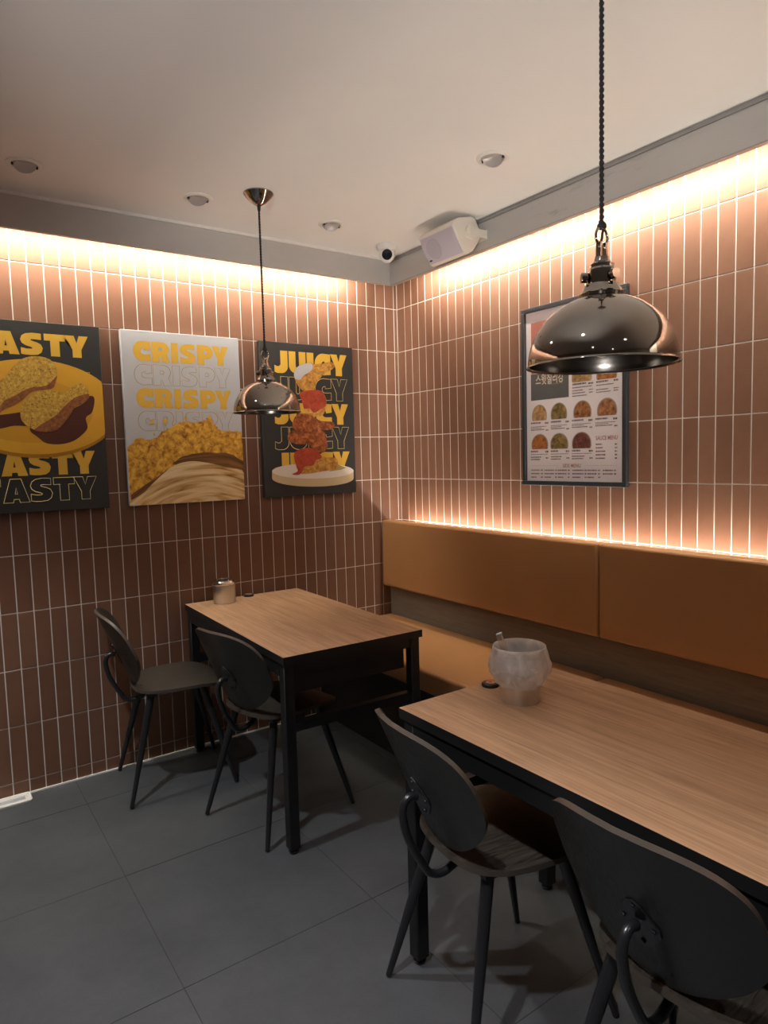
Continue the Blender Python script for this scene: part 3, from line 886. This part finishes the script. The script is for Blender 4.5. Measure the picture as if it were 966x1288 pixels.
zc_ = pp((38, 515))[1]
left = [(X0, zc_+0.13), (X0, zc_-0.13)]
def ell(cx, cz, a, b, n=60): return [(cx+a*math.cos(2*PI*i/n), cz+b*math.sin(2*PI*i/n)) for i in range(n)]
ptop = pp((45, 452))[1]; pbot = pp((43.5, 574))[1]
ec = (X0+X1)/2+0.01; ez = (ptop+pbot)/2; eb = (ptop-pbot)/2
flat_print('plate_rim_print', clampx(ell(ec, ez-0.007, 0.318, eb), X0, X1), w1, PLATE_D, t1, .0004)
flat_print('plate_print', clampx(ell(ec, ez+0.004, 0.318, eb-0.004), X0, X1), w1, PLATE, t1, .0006)
flat_print('plate_well_print', clampx(ell(ec-0.02, ez-0.012, 0.235, eb*0.66), X0, X1), w1, mat_noise('print_plate_well', [(0.3, (0.50, 0.25, 0.016)), (0.7, (0.58, 0.30, 0.022))], 6, rough=0.55, spec=0.3), t1, .0007)
flat_print('sauce_print', catmull(crop([(260, 700), (330, 760), (400, 810), (520, 820), (640, 790), (730, 720), (760, 670), (745, 590), (800, 540), (820, 430), (780, 400), (640, 440), (500, 560), (300, 640)], *C5), 4), w1, PSHAD, t1, .0008)
flat_print('sauce_print', clampx(catmull(crop([(-260, 600), (-100, 570), (0, 565), (120, 550), (200, 545), (240, 620), (250, 660), (120, 660), (0, 685), (-140, 690)], *C5), 4), X0, X1), w1, PSHAD, t1, .0008)
d1 = flat_print('drumstick_print', clampx(catmull(crop([(0, 270), (60, 210), (120, 140), (200, 75), (300, 55), (400, 70), (460, 110), (495, 180), (490, 270), (460, 330), (380, 350), (270, 370), (200, 430), (100, 490), (40, 510), (0, 555), (-70, 600), (-140, 580), (-150, 500), (-70, 380)], *C5), 4), X0, X1), w1, DRUM, t1, .0010)
flat_print('drumstick_underside_print', clampx(catmull(crop([(490, 230), (485, 270), (460, 330), (380, 350), (270, 368), (200, 428), (100, 488), (40, 508), (0, 550), (-30, 560), (30, 450), (120, 400), (260, 330), (400, 310)], *C5), 4), X0, X1), w1, DRUMS, d1, .0012)
d2 = flat_print('drumstick_print', catmull(crop([(180, 520), (200, 460), (250, 400), (330, 360), (430, 350), (530, 365), (590, 355), (640, 310), (690, 290), (750, 320), (775, 380), (760, 430), (700, 480), (640, 510), (610, 560), (560, 630), (500, 690), (430, 710), (350, 710), (270, 680), (210, 640), (180, 590)], *C5), 4), w1, DRUM, t1, .0012)
flat_print('drumstick_underside_print', catmull(crop([(772, 385), (758, 430), (700, 478), (640, 508), (610, 558), (560, 628), (500, 688), (430, 708), (350, 708), (300, 695), (370, 640), (480, 570), (570, 480), (640, 420), (720, 390)], *C5), 4), w1, DRUMS, d2, .0014)
for o in (d1, d2):
    for ch in o.children: ch.parent = o

# --- poster with the word CRISPY
t2, w2 = make_poster('white canvas poster of torn crispy chicken reading CRISPY', POSTER_X[1], PWHITE)
X0, X1 = POSTER_X[1]
CR_ROWS = [(428.5, 455.5, 167.4, 436, 459, 287), (458, 484.5, 169, 463.5, 487.5, 290), (488, 513.5, 171.5, 491.5, 514, 291), (517, 543, 174, 518.5, 541, 293.5)]
for i, r in enumerate(CR_ROWS):
    x0, x1, z0, z1 = rowbox(*r)
    if i % 2 == 0: text_print('lettering', 'CRISPY', x0, x1, z0, z1, lambda x, z, l: w2(x, z, l), YEL, t2)
    else: text_print('outline_lettering', 'CRISPY', x0, x1, z0, z1, lambda x, z, l: w2(x, z, l+.0002), simple('print_thin_gold', (0.30, 0.17, 0.04), .55), t2, 0.0010)
C7 = (5.68, 150, 510)
CRUMB = mat_food('print_golden_crumb', [(0.30, (0.13, 0.045, 0.010)), (0.42, (0.42, 0.19, 0.025)), (0.56, (0.68, 0.38, 0.050)), (0.72, (0.78, 0.52, 0.12))], 38)
MEAT = mat_food('print_pulled_meat', [(0.30, (0.22, 0.10, 0.028)), (0.42, (0.50, 0.31, 0.12)), (0.55, (0.70, 0.52, 0.28)), (0.75, (0.78, 0.66, 0.44))], 0, fib=5.0)
BROWN = mat_food('print_brown_crust', [(0.3, (0.075, 0.030, 0.010)), (0.7, (0.26, 0.125, 0.040))], 50, fib=6.0)
def jag(pts, amp, n=4):
    out = []
    for i in range(len(pts)-1):
        a, b = pts[i], pts[i+1]
        for k in range(n):
            q = k/n; out.append((a[0]+(b[0]-a[0])*q+random.uniform(-amp, amp), a[1]+(b[1]-a[1])*q+random.uniform(-amp, amp)))
    out.append(pts[-1]); return out
top_edge = jag([(65, 290), (140, 235), (245, 240), (300, 195), (380, 150), (440, 112), (540, 117), (600, 105), (640, 78), (690, 140), (730, 180), (800, 180), (870, 190), (895, 235)], 9, 4)
flat_print('crumb_print', clampx(crop(top_edge+[(915, 690), (80, 740)], *C7), X0, X1), w2, CRUMB, t2, .0006)
flat_print('crust_print', clampx(crop(jag([(380, 410), (430, 375), (520, 345), (650, 335), (780, 345), (900, 395)], 5, 3)+[(905, 480), (640, 412), (520, 398), (400, 425)], *C7), X0, X1), w2, BROWN, t2, .0008)
flat_print('crust_print', clampx(crop([(85, 640), (180, 570), (300, 490), (350, 450), (300, 520), (190, 620), (120, 715), (90, 720)], *C7), X0, X1), w2, BROWN, t2, .0008)
flat_print('meat_print', clampx(catmull(crop([(100, 725), (180, 620), (300, 500), (400, 425), (520, 398), (640, 412), (760, 440), (905, 485), (912, 690)], *C7), 4), X0, X1), w2, MEAT, t2, .0010)
for cx_, cy_, s_ in ((235, 118, 15), (325, 112, 18), (475, 90, 12), (645, 85, 14), (425, 20, 9), (250, 210, 9)):
    flat_print('flying_crumb_print', crop([(cx_+s_*random.uniform(.7, 1.3)*math.cos(a), cy_+s_*random.uniform(.7, 1.4)*math.sin(a)) for a in [2*PI*k/9 for k in range(9)]], *C7), w2, YEL, t2, .0007)

# --- poster with the word JUICY
t3, w3 = make_poster('dark canvas poster of stacked saucy chicken pieces on a pedestal reading JUICY', POSTER_X[2], CHAR)
X0, X1 = POSTER_X[2]
JU_ROWS = [(441, 469.5, 344.8, 446.5, 473, 436), (474, 503, 345.3, 477, 504, 437), (507, 534, 345.5, 508, 534, 438), (537.5, 566, 346, 537, 564, 439), (569.5, 598, 346.5, 568, 594, 440)]
for i, r in enumerate(JU_ROWS):
    x0, x1, z0, z1 = rowbox(*r)
    if i % 2 == 0: text_print('lettering', 'JUICY', x0, x1, z0, z1, lambda x, z, l: w3(x, z, l), YEL, t3)
    else: text_print('outline_lettering', 'JUICY', x0, x1, z0, z1, lambda x, z, l: w3(x, z, l+.0002), PALE, t3, 0.0011)
C8 = (6.4417, 330, 430)
RED = mat_food('print_red_sauce', [(0.3, (0.26, 0.030, 0.014)), (0.7, (0.46, 0.075, 0.035))], 40, (120, 0.05, (0.60, 0.16, 0.07)))
GLAZE = mat_food('print_brown_glaze', [(0.3, (0.085, 0.020, 0.008)), (0.5, (0.26, 0.070, 0.020)), (0.7, (0.52, 0.20, 0.050))], 45)
FRIED = mat_food('print_fried_crust', [(0.3, (0.17, 0.060, 0.012)), (0.5, (0.46, 0.22, 0.040)), (0.7, (0.66, 0.38, 0.10))], 50)
CREAMP = simple('print_pedestal_top', (0.66, 0.60, 0.53), 0.5, spec=0.3)
CREAMS = simple('print_pedestal_side', (0.52, 0.41, 0.24), 0.5, spec=0.3)
ped = []
for i in range(25): ped.append((408+330*math.cos(PI+PI*i/24), 1105-68*math.sin(PI+PI*i/24)))
flat_print('pedestal_side_print', crop([(78, 1050)]+ped+[(738, 1040)], *C8), w3, CREAMS, t3, .0006)
flat_print('pedestal_top_print', crop([(408+330*math.cos(2*PI*i/48), 1046+62*math.sin(2*PI*i/48)-2*math.cos(2*PI*i/48)) for i in range(48)], *C8), w3, CREAMP, t3, .0008)
flat_print('pedestal_shadow_print', crop([(540, 1050), (600, 990), (680, 1020), (640, 1035)], *C8), w3, simple('print_olive', (0.34, 0.26, 0.09), .5), t3, .0009)
def chick(pts, mat, lift, extra=()):
    o = flat_print('chicken_print', catmull(crop(pts, *C8), 4), w3, mat, t3, lift)
    for p2, m2 in extra: flat_print('sauce_print', catmull(crop(p2, *C8), 4), w3, m2, o, lift+.0002)
chick([(255, 260), (275, 210), (330, 180), (400, 170), (420, 182), (500, 172), (560, 165), (580, 210), (500, 260), (440, 330), (410, 395), (340, 400), (300, 370), (270, 320)], FRIED, .0010,
      [([(255, 265), (275, 210), (330, 180), (395, 175), (405, 215), (385, 240), (330, 275), (310, 305), (270, 300)], PWHITE)])
chick([(205, 760), (240, 720), (300, 735), (370, 745), (440, 720), (500, 730), (520, 800), (525, 860), (480, 895), (420, 880), (370, 830), (300, 830), (220, 810)], GLAZE, .0011)
chick([(245, 650), (280, 590), (350, 580), (410, 600), (470, 640), (570, 650), (580, 700), (520, 715), (440, 720), (370, 750), (300, 740), (250, 700)], GLAZE, .0013)
chick([(300, 420), (350, 395), (430, 390), (480, 400), (515, 460), (515, 530), (490, 590), (440, 605), (380, 590), (340, 560), (320, 480)], FRIED, .0012,
      [([(300, 420), (350, 395), (430, 390), (480, 400), (512, 460), (510, 520), (470, 545), (420, 575), (380, 540), (340, 540), (320, 480)], RED)])
chick([(255, 910), (300, 870), (380, 860), (440, 880), (490, 930), (590, 940), (610, 980), (590, 1030), (480, 1050), (400, 1065), (320, 1070), (285, 1040), (265, 980)], FRIED, .0013,
      [([(255, 910), (300, 870), (380, 860), (440, 880), (480, 935), (430, 960), (410, 1000), (340, 1010), (315, 1060), (290, 1078), (240, 1072), (285, 1045), (265, 980)], RED)])

# ================================================================== FRAMED MENU BOARD
MY0, MY1, MZ0, MZ1 = -1.522, -0.970, 1.240, 2.030
t = thing('framed_menu', 'tall framed menu board with food photos on the tiled wall above the bench', 'menu board', (0, (MY0+MY1)/2, MZ0))
tl = Vector(t.location)
fw, fd = 0.020, 0.022
box('frame_rail', Vector((-0.001, MY0, MZ1-fw))-tl, Vector((-fd, MY1, MZ1))-tl, FRAME, t, 0.002, 2)
box('frame_rail', Vector((-0.001, MY0, MZ0))-tl, Vector((-fd, MY1, MZ0+fw))-tl, FRAME, t, 0.002, 2)
box('frame_stile', Vector((-0.001, MY0, MZ0+fw))-tl, Vector((-fd, MY0+fw, MZ1-fw))-tl, FRAME, t, 0.002, 2)
box('frame_stile', Vector((-0.001, MY1-fw, MZ0+fw))-tl, Vector((-fd, MY1, MZ1-fw))-tl, FRAME, t, 0.002, 2)
PAPER = mat_noise('menu_paper', [(0.3, (0.72, 0.64, 0.64)), (0.7, (0.78, 0.70, 0.69))], 3, rough=0.55, spec=0.3)
MXP = -0.008
paper = box('printed_sheet', Vector((-0.002, MY0+fw, MZ0+fw))-tl, Vector((MXP, MY1-fw, MZ1-fw))-tl, PAPER, t)
def mw(y, z, lift): return Vector((MXP-0.0003-lift, y, z))-tl
def mp(p):
    v = on_x(p[0], p[1], MXP); return (v.y, v.z)
MDK = simple('menu_dark_block', (0.075, 0.078, 0.076), 0.5)
MRED = mat_noise('menu_red_photo', [(0.3, (0.30, 0.075, 0.060)), (0.7, (0.42, 0.14, 0.11))], 9, rough=0.5)
MINK = simple('menu_ink', (0.10, 0.075, 0.070), 0.6)
MRUST = simple('menu_heading_ink', (0.34, 0.16, 0.13), 0.6)
def mrect(name, ax, ay, bx, by, mat, lift, par=None):
    (y0, z0), (y1, z1) = mp((ax, ay)), mp((bx, by))
    return flat_print(name, [(y0, z0), (y1, z0), (y1, z1), (y0, z1)], mw, mat, par or t, lift)
def mline(x0, x1, y0, y1, thick, mat, par=None, dash=None):
    """a line of tiny unreadable print drawn as short bars between two photo points"""
    a, b = mp((x0, y0)), mp((x1, y1))
    zc2 = (a[1]+b[1])/2
    return (a[0], b[0], zc2, thick, dash)
def print_lines(name, rows, mat, lift):
    m = MB()
    for ya, yb, zc2, th, dash in rows:
        L = abs(yb-ya); s = -1 if yb < ya else 1; p = 0.0
        while p < L-0.001:
            w_ = min(random.uniform(0.004, 0.010) if dash is None else dash, L-p)
            y0 = ya+s*p; y1 = ya+s*(p+w_)
            m.add([mw(y0, zc2-th/2, lift), mw(y1, zc2-th/2, lift), mw(y1, zc2+th/2, lift), mw(y0, zc2+th/2, lift)], [(0, 1, 2, 3)])
            p += w_+random.uniform(0.0012, 0.003)
    o = m.build(name, mat, t); o['kind'] = 'stuff'
    return o
# large red picture at the top, dark name block below it
(ya, za), (yb, zb) = mp((668, 415)), mp((722, 470))
flat_print('photo_print', [(ya, mp((668, 407))[1]), (yb, mp((668, 407))[1]), (yb, mp((700, 466))[1]), (ya, mp((700, 466))[1])], mw, MRED, t, .0002)
blk_top, blk_bot = mp((690, 468))[1], mp((690, 502))[1]
yl, yr = mp((668, 490))[0], mp((715.5, 490))[0]
blk = flat_print('name_block', [(yl, blk_top), (yr, blk_top), (yr, blk_bot), (yl, blk_bot)], mw, MDK, t, .0003)
def font_print(name, s, y0, y1, z0, z1, mat, lift, bold=0.0):
    cu = bpy.data.curves.new(name, 'FONT'); cu.body = s; cu.size = 1.0; cu.offset = bold; cu.resolution_u = 3
    ob = bpy.data.objects.new(name, cu); COL.objects.link(ob); bpy.context.view_layer.update()
    me = bpy.data.meshes.new_from_object(ob.evaluated_get(bpy.context.evaluated_depsgraph_get()))
    bpy.data.objects.remove(ob)
    if not me.vertices: return None
    xs = [v.co.x for v in me.vertices]; zs = [v.co.y for v in me.vertices]
    ax, bx, az, bz = min(xs), max(xs), min(zs), max(zs)
    for v in me.vertices:
        v.co = mw(y0+(y1-y0)*(v.co.x-ax)/(bx-ax), z0+(z1-z0)*(v.co.y-az)/(bz-az), lift)
    me.materials.clear(); me.materials.append(mat)
    return link(name, me, t)
font_print('lettering', '스윗칠리강', mp((674, 478))[0], mp((709, 476))[0], mp((690, 483))[1], mp((690, 469))[1], simple('menu_cream_ink', (0.62, 0.50, 0.40), 0.5), .0005, 0.02)
print_lines('script_underline', [mline(690, 708, 484, 481, .0014, MINK, dash=.03)], simple('menu_gold_ink', (0.40, 0.26, 0.12), .5), .0005)
font_print('lettering', 'SAUCE MENU', mp((749.5, 552))[0], mp((777, 550))[0], mp((763, 553.2))[1], mp((763, 547.8))[1], MRUST, .0003, 0.02)
font_print('lettering', 'SIDE MENU', mp((708, 587))[0], mp((730.5, 586))[0], mp((719, 588))[1], mp((719, 583.3))[1], MRUST, .0003, 0.02)
FOODS = [mat_food('menu_food_%d' % i, [(0.3, c0_), (0.5, c1_), (0.7, c2_)], 55) for i, (c0_, c1_, c2_) in enumerate([
    ((.16, .07, .03), (.42, .22, .08), (.55, .38, .18)), ((.05, .035, .012), (.20, .13, .04), (.38, .22, .10)),
    ((.06, .025, .012), (.30, .11, .04), (.46, .24, .10)), ((.10, .03, .012), (.36, .12, .03), (.45, .20, .07)),
    ((.05, .02, .018), (.16, .05, .035), (.30, .12, .08))])]
def dome_photo(xc, yb, wpx, hpx, mat, flat=False):
    pts = []
    (yc_, z0) = mp((xc, yb)); hw = abs(mp((xc+wpx/2, yb))[0]-mp((xc-wpx/2, yb))[0])/2
    h = mp((xc, yb-hpx))[1]-z0
    if flat: pts = [(yc_+hw, z0), (yc_-hw, z0), (yc_-hw, z0+h), (yc_+hw, z0+h)]
    else:
        pts = [(yc_+hw*math.cos(a), z0+h*(0.30+0.70*math.sin(a))) for a in [PI*k/18 for k in range(19)]]
        pts = [(yc_+hw*0.93, z0), (yc_+hw, z0+h*.15)]+pts+[(yc_-hw, z0+h*.15), (yc_-hw*0.93, z0)]
    o = flat_print('food_photo', pts, mw, mat, t, .0003)
    ringp = [(yc_+(y-yc_)*1.10, z0+(z-z0)*1.06) for y, z in pts]
    flat_print('photo_border', ringp, mw, simple('menu_photo_border', (.30, .27, .27), .6), o, .0001)
    return o
dome_photo(731.5, 480.0, 23, 19, FOODS[0]); dome_photo(763, 476.5, 24, 19, FOODS[3])
for (xc, yb), f in zip([(678.5, 529), (703, 527), (732.5, 525), (763.5, 522.5)], (0, 1, 2, 2)): dome_photo(xc, yb, 17+ (xc-678)/14, 19+(xc-678)/40, FOODS[f])
for (xc, yb), f in zip([(679, 565), (703.5, 564.5), (731.5, 564)], (3, 1, 4)): dome_photo(xc, yb, 19+(xc-678)/16, 18+(xc-678)/30, FOODS[f])
rows = []
for xa, xb, y in ((720, 738, 483), (740, 747, 482), (750, 765, 480), (772, 778, 478)): rows.append(mline(xa, xb, y, y-.6, .007, MINK))
for xa, xb, y in ((720, 745, 487), (720, 733, 491.5), (741, 746, 490), (720, 736, 494.5), (741, 746, 493.5), (720, 738, 498), (750, 772, 484), (750, 765, 490), (772, 778, 488), (750, 768, 493), (772, 778, 491)): rows.append(mline(xa, xb, y, y-.8, .0042, MINK))
for xa, w_ in ((668, 22), (693, 23), (719.5, 26), (749, 28)):
    for yy, th, q in ((532.5, .007, .55), (537, .0030, .9), (539, .0030, .6), (541, .0045, .75)):
        y2 = yy-(xa-668)*.07
        rows.append(mline(xa, xa+w_*q, y2, y2-.6, th, MINK))
    y2 = 532-(xa-668)*.07; rows.append(mline(xa+w_*.80, xa+w_, y2, y2-.2, .008, MINK))
    y2 = 541-(xa-668)*.07; rows.append(mline(xa+w_*.85, xa+w_, y2, y2-.2, .006, MINK))
for xa, w_ in ((668, 22), (693, 23), (719.5, 26)):
    for yy, th, q in ((568, .007, .4), (571.5, .0028, .95), (575, .0045, .6), (578, .0045, .55)):
        rows.append(mline(xa, xa+w_*q, yy-(xa-668)*.02, yy-(xa-668)*.025, th, MINK))
    rows.append(mline(xa+w_*.82, xa+w_, 568-(xa-668)*.02, 568-(xa-668)*.02, .008, MINK)); rows.append(mline(xa+w_*.85, xa+w_, 576, 576, .006, MINK))
for kk in range(5):
    yy = 558.8+kk*4.4; rows.append(mline(749.5, 749.5+random.uniform(7, 12), yy, yy, .0055, MINK)); rows.append(mline(773.5, 776.5, yy-.3, yy-.3, .006, MINK))
for r_ in range(3):
    for xa, xb in ((668.5, 679), (685, 697), (702, 713), (720, 734), (739, 751), (758.5, 771)):
        yy = 591.3+r_*4.4+(xa-668)*.004
        if r_ == 2 and xa > 745: continue
        rows.append(mline(xa, xb-(4 if r_ == 2 else 0), yy, yy, .0052, MINK)); rows.append(mline(xb+1.5, xb+4, yy, yy, .0055, MINK))
print_lines('small_print', rows, MINK, .0004)
print_lines('dotted_rule', [mline(669, 702, 585.6, 585.6, .0012, MRUST, dash=.002), mline(736, 776, 585.4, 585.4, .0012, MRUST, dash=.002)], MRUST, .0004)
box('cover_pane', Vector((-0.0155, MY0+fw, MZ0+fw))-tl, Vector((-0.0170, MY1-fw, MZ1-fw))-tl, PANE, t)

# ================================================================== TABLE ITEMS
TZ = 0.715
# lidded steel jar by the wall
t = thing('lidded_jar', 'small lidded stainless steel jar on the table by the poster wall', 'jar', (-1.145, -0.108, TZ))
MB().lathe([(0.0, 0.0), (0.050, 0.0), (0.052, 0.003), (0.052, 0.082), (0.054, 0.084), (0.054, 0.087), (0.050, 0.089), (0.0, 0.089)], 48).build('body', STEEL, t, 35)
ld = MB().lathe([(0.0, 0.0885), (0.053, 0.0885), (0.0545, 0.091), (0.0545, 0.101), (0.050, 0.106), (0.030, 0.108), (0.0, 0.1085)], 48).build('lid', STEEL2, t, 35)
MB().lathe([(0.044, 0.1065), (0.046, 0.110), (0.042, 0.1115), (0.0385, 0.1095), (0.038, 0.1065)], 48).build('lid_ridge', STEEL2, ld, 40)
# plastic-lined tub
t = thing('lined_tub', 'stainless steel tub lined with a crumpled clear plastic bag', 'tub', (-1.005, -1.882, TZ))
R0 = 0.0535
MB().lathe([(0.0, 0.0), (R0-0.002, 0.0), (R0, 0.003), (R0, 0.070), (R0+0.003, 0.095), (R0+0.009, 0.125), (R0+0.0135, 0.143), (R0+0.012, 0.1435), (R0+0.006, 0.125), (R0, 0.095), (R0-0.003, 0.070), (R0-0.003, 0.006), (0.0, 0.006)], 56).build('tub', STEEL, t, 35)
rnd = random.Random(11)
def film(prof, n, jr, ja, jz, tri=True):
    # crumpled plastic film: faceted rings around the tub, each ring shifted by half a step
    m = MB(); vs = []; fs = []
    for j, (r, z, k) in enumerate(prof):
        for i in range(n):
            a_ = 2*PI*(i+0.5*(j % 2)+k*rnd.uniform(-ja, ja))/n
            rr = r+k*rnd.uniform(-jr, jr)+0.006*k*math.sin(2*a_+0.9)
            vs.append((rr*math.cos(a_), rr*math.sin(a_), z+k*rnd.uniform(-jz, jz)+0.006*k*math.sin(a_-0.5)))
    for j in range(len(prof)-1):
        for i in range(n):
            i2 = (i+1) % n; A, B, C_, D_ = j*n+i, j*n+i2, (j+1)*n+i2, (j+1)*n+i
            fs += [(A, B, D_), (B, C_, D_)] if j % 2 == 0 else [(A, B, C_), (A, C_, D_)]
    return m.add(vs, fs)
film([(0.0465, 0.022, 0), (0.0475, 0.070, .4), (0.052, 0.100, .4), (0.0595, 0.132, .2), (0.0660, 0.1495, 0), (0.0690, 0.1525, 0), (0.0715, 0.1515, 0)], 40, .0035, .3, .006).build('plastic_liner', BAG, t, 40)
film([(0.0715, 0.1515, 0), (0.0735, 0.147, .15), (0.0760, 0.134, .5), (0.0820, 0.118, 1), (0.0880, 0.100, 1), (0.0860, 0.084, 1), (0.0780, 0.067, 1), (0.0690, 0.054, .7), (0.0650, 0.049, .5)], 26, .0045, .42, .005).build('bag_skirt', BAG, t)
# tongs leaning on the rim
tg = thing('steel_tongs', 'folded steel tongs handle sticking out of the plastic lined tub', 'tongs', (-1.045, -1.850, TZ+0.010))
vx = Vector((0.030, -0.012, 0)); ax_ = Vector((-0.034, 0.018, 0.155))
def strip(p0, p1, wdt, th):
    d = (p1-p0).normalized(); s = d.cross(Vector((0.4, 0.9, 0.1))).normalized()*wdt/2; nn = d.cross(s).normalized()*th/2
    vs = [p0-s-nn, p0+s-nn, p0+s+nn, p0-s+nn, p1-s-nn, p1+s-nn, p1+s+nn, p1-s+nn]
    return MB().add(vs, [(0,3,2,1),(4,5,6,7),(0,1,5,4),(1,2,6,5),(2,3,7,6),(3,0,4,7)])
p0 = Vector((0.050, -0.020, 0.0)); p1 = Vector((0.004, 0.008, 0.166))
for off in (Vector((0.006, 0.004, 0)), Vector((-0.006, -0.004, 0))):
    strip(p0+off*2.0, p1+off, 0.014, 0.0015).build('arm', STEEL2, tg)
m = MB()
pth = [p1+Vector((0.006*math.cos(a), 0.004*math.cos(a), 0.008*math.sin(a))) for a in [PI*k/8 for k in range(9)]]
side = (p1-p0).normalized().cross(Vector((0.4, 0.9, 0.1))).normalized()*0.008
vs = []; fs = []
for p in pth: vs += [p-side, p+side]
for i in range(8): fs.append((2*i, 2*i+1, 2*i+3, 2*i+2))
o2 = len(vs); vs2 = vs+[v+Vector((0, 0, 0.0015)) for v in vs]
m.add(vs2, fs+[tuple(i+o2 for i in f) for f in fs]+[(0, 1, 1+o2, o2), (16, 17, 17+o2, 16+o2)]+[(2*i, 2*i+2, 2*i+2+o2, 2*i+o2) for i in range(8)]+[(2*i+1, 2*i+3, 2*i+3+o2, 2*i+1+o2) for i in range(8)])
m.build('spring_bend', STEEL2, tg, 40)
# call buttons
def call_button(x, y, label):
    t = thing('call_button', label, 'call button', (x, y, TZ), 0.4, 'round call buttons on the tables')
    MB().lathe([(0.0, 0.0), (0.0245, 0.0), (0.026, 0.003), (0.0255, 0.007), (0.022, 0.0105), (0.0, 0.0112)], 36).build('case', simple('black_plastic', (0.012, 0.011, 0.011), 0.35), t, 40)
    f = MB().lathe([(0.0, 0.0118), (0.0125, 0.0114), (0.0135, 0.0108), (0.0, 0.0105)], 28).build('button_face', simple('salmon_print', (0.62, 0.26, 0.15), 0.5), t, 40)
    m = MB()
    for a, b, c_, d_ in ((-.007, .003, .007, .0045), (-.007, -.0005, .007, .001), (-.006, -.0045, .006, -.003), (-.001, -.004, .001, .004)): m.box((a, b, .0117), (c_, d_, .0121))
    m.build('button_mark', simple('dark_mark', (0.10, 0.03, 0.02), 0.5), f)
call_button(-0.998, -0.052, 'round black call button beside the lidded jar')
call_button(-0.990, -1.752, 'round black call button with salmon centre beside the plastic lined tub')

# shallow floor tray at the foot of the poster wall
t = thing('floor_tray', 'shallow white tray with rounded rim on the floor against the tiled wall', 'tray', (-2.16, -0.048, 0.0))
def rrect(hx, hy, r, n=6):
    out = []
    for cx, cy, a0 in ((hx-r, hy-r, 0), (-hx+r, hy-r, 90), (-hx+r, -hy+r, 180), (hx-r, -hy+r, 270)): out += [(cx+r*math.cos(math.radians(a0+90*i/n)), cy+r*math.sin(math.radians(a0+90*i/n))) for i in range(n+1)]
    return out
m = MB(); rings = [(0.150, 0.040, 0.012, 0.0), (0.152, 0.042, 0.013, 0.009), (0.150, 0.040, 0.012, 0.0115), (0.145, 0.035, 0.009, 0.0100), (0.143, 0.033, 0.008, 0.0055), (0.138, 0.028, 0.006, 0.0055), (0.136, 0.026, 0.005, 0.0090), (0.130, 0.020, 0.003, 0.0090), (0.128, 0.018, 0.003, 0.004)]
vs = []; fs = []
for hx, hy, r_, z in rings: vs += [(a, b, z) for a, b in rrect(hx, hy, r_)]
n = len(vs)//len(rings)
for j in range(len(rings)-1):
    for i in range(n): fs.append((j*n+i, j*n+(i+1) % n, (j+1)*n+(i+1) % n, (j+1)*n+i))
fs.append(tuple(range(n))); m.add(vs, fs)
m.build('rim', CAULK, t, 40)
MB().prism([(a, b, 0.0035) for a, b in rrect(0.1285, 0.0185, 0.003)], (0, 0, 0.001)).build('insert', simple('grey_insert', (0.34, 0.34, 0.36), 0.4), t)
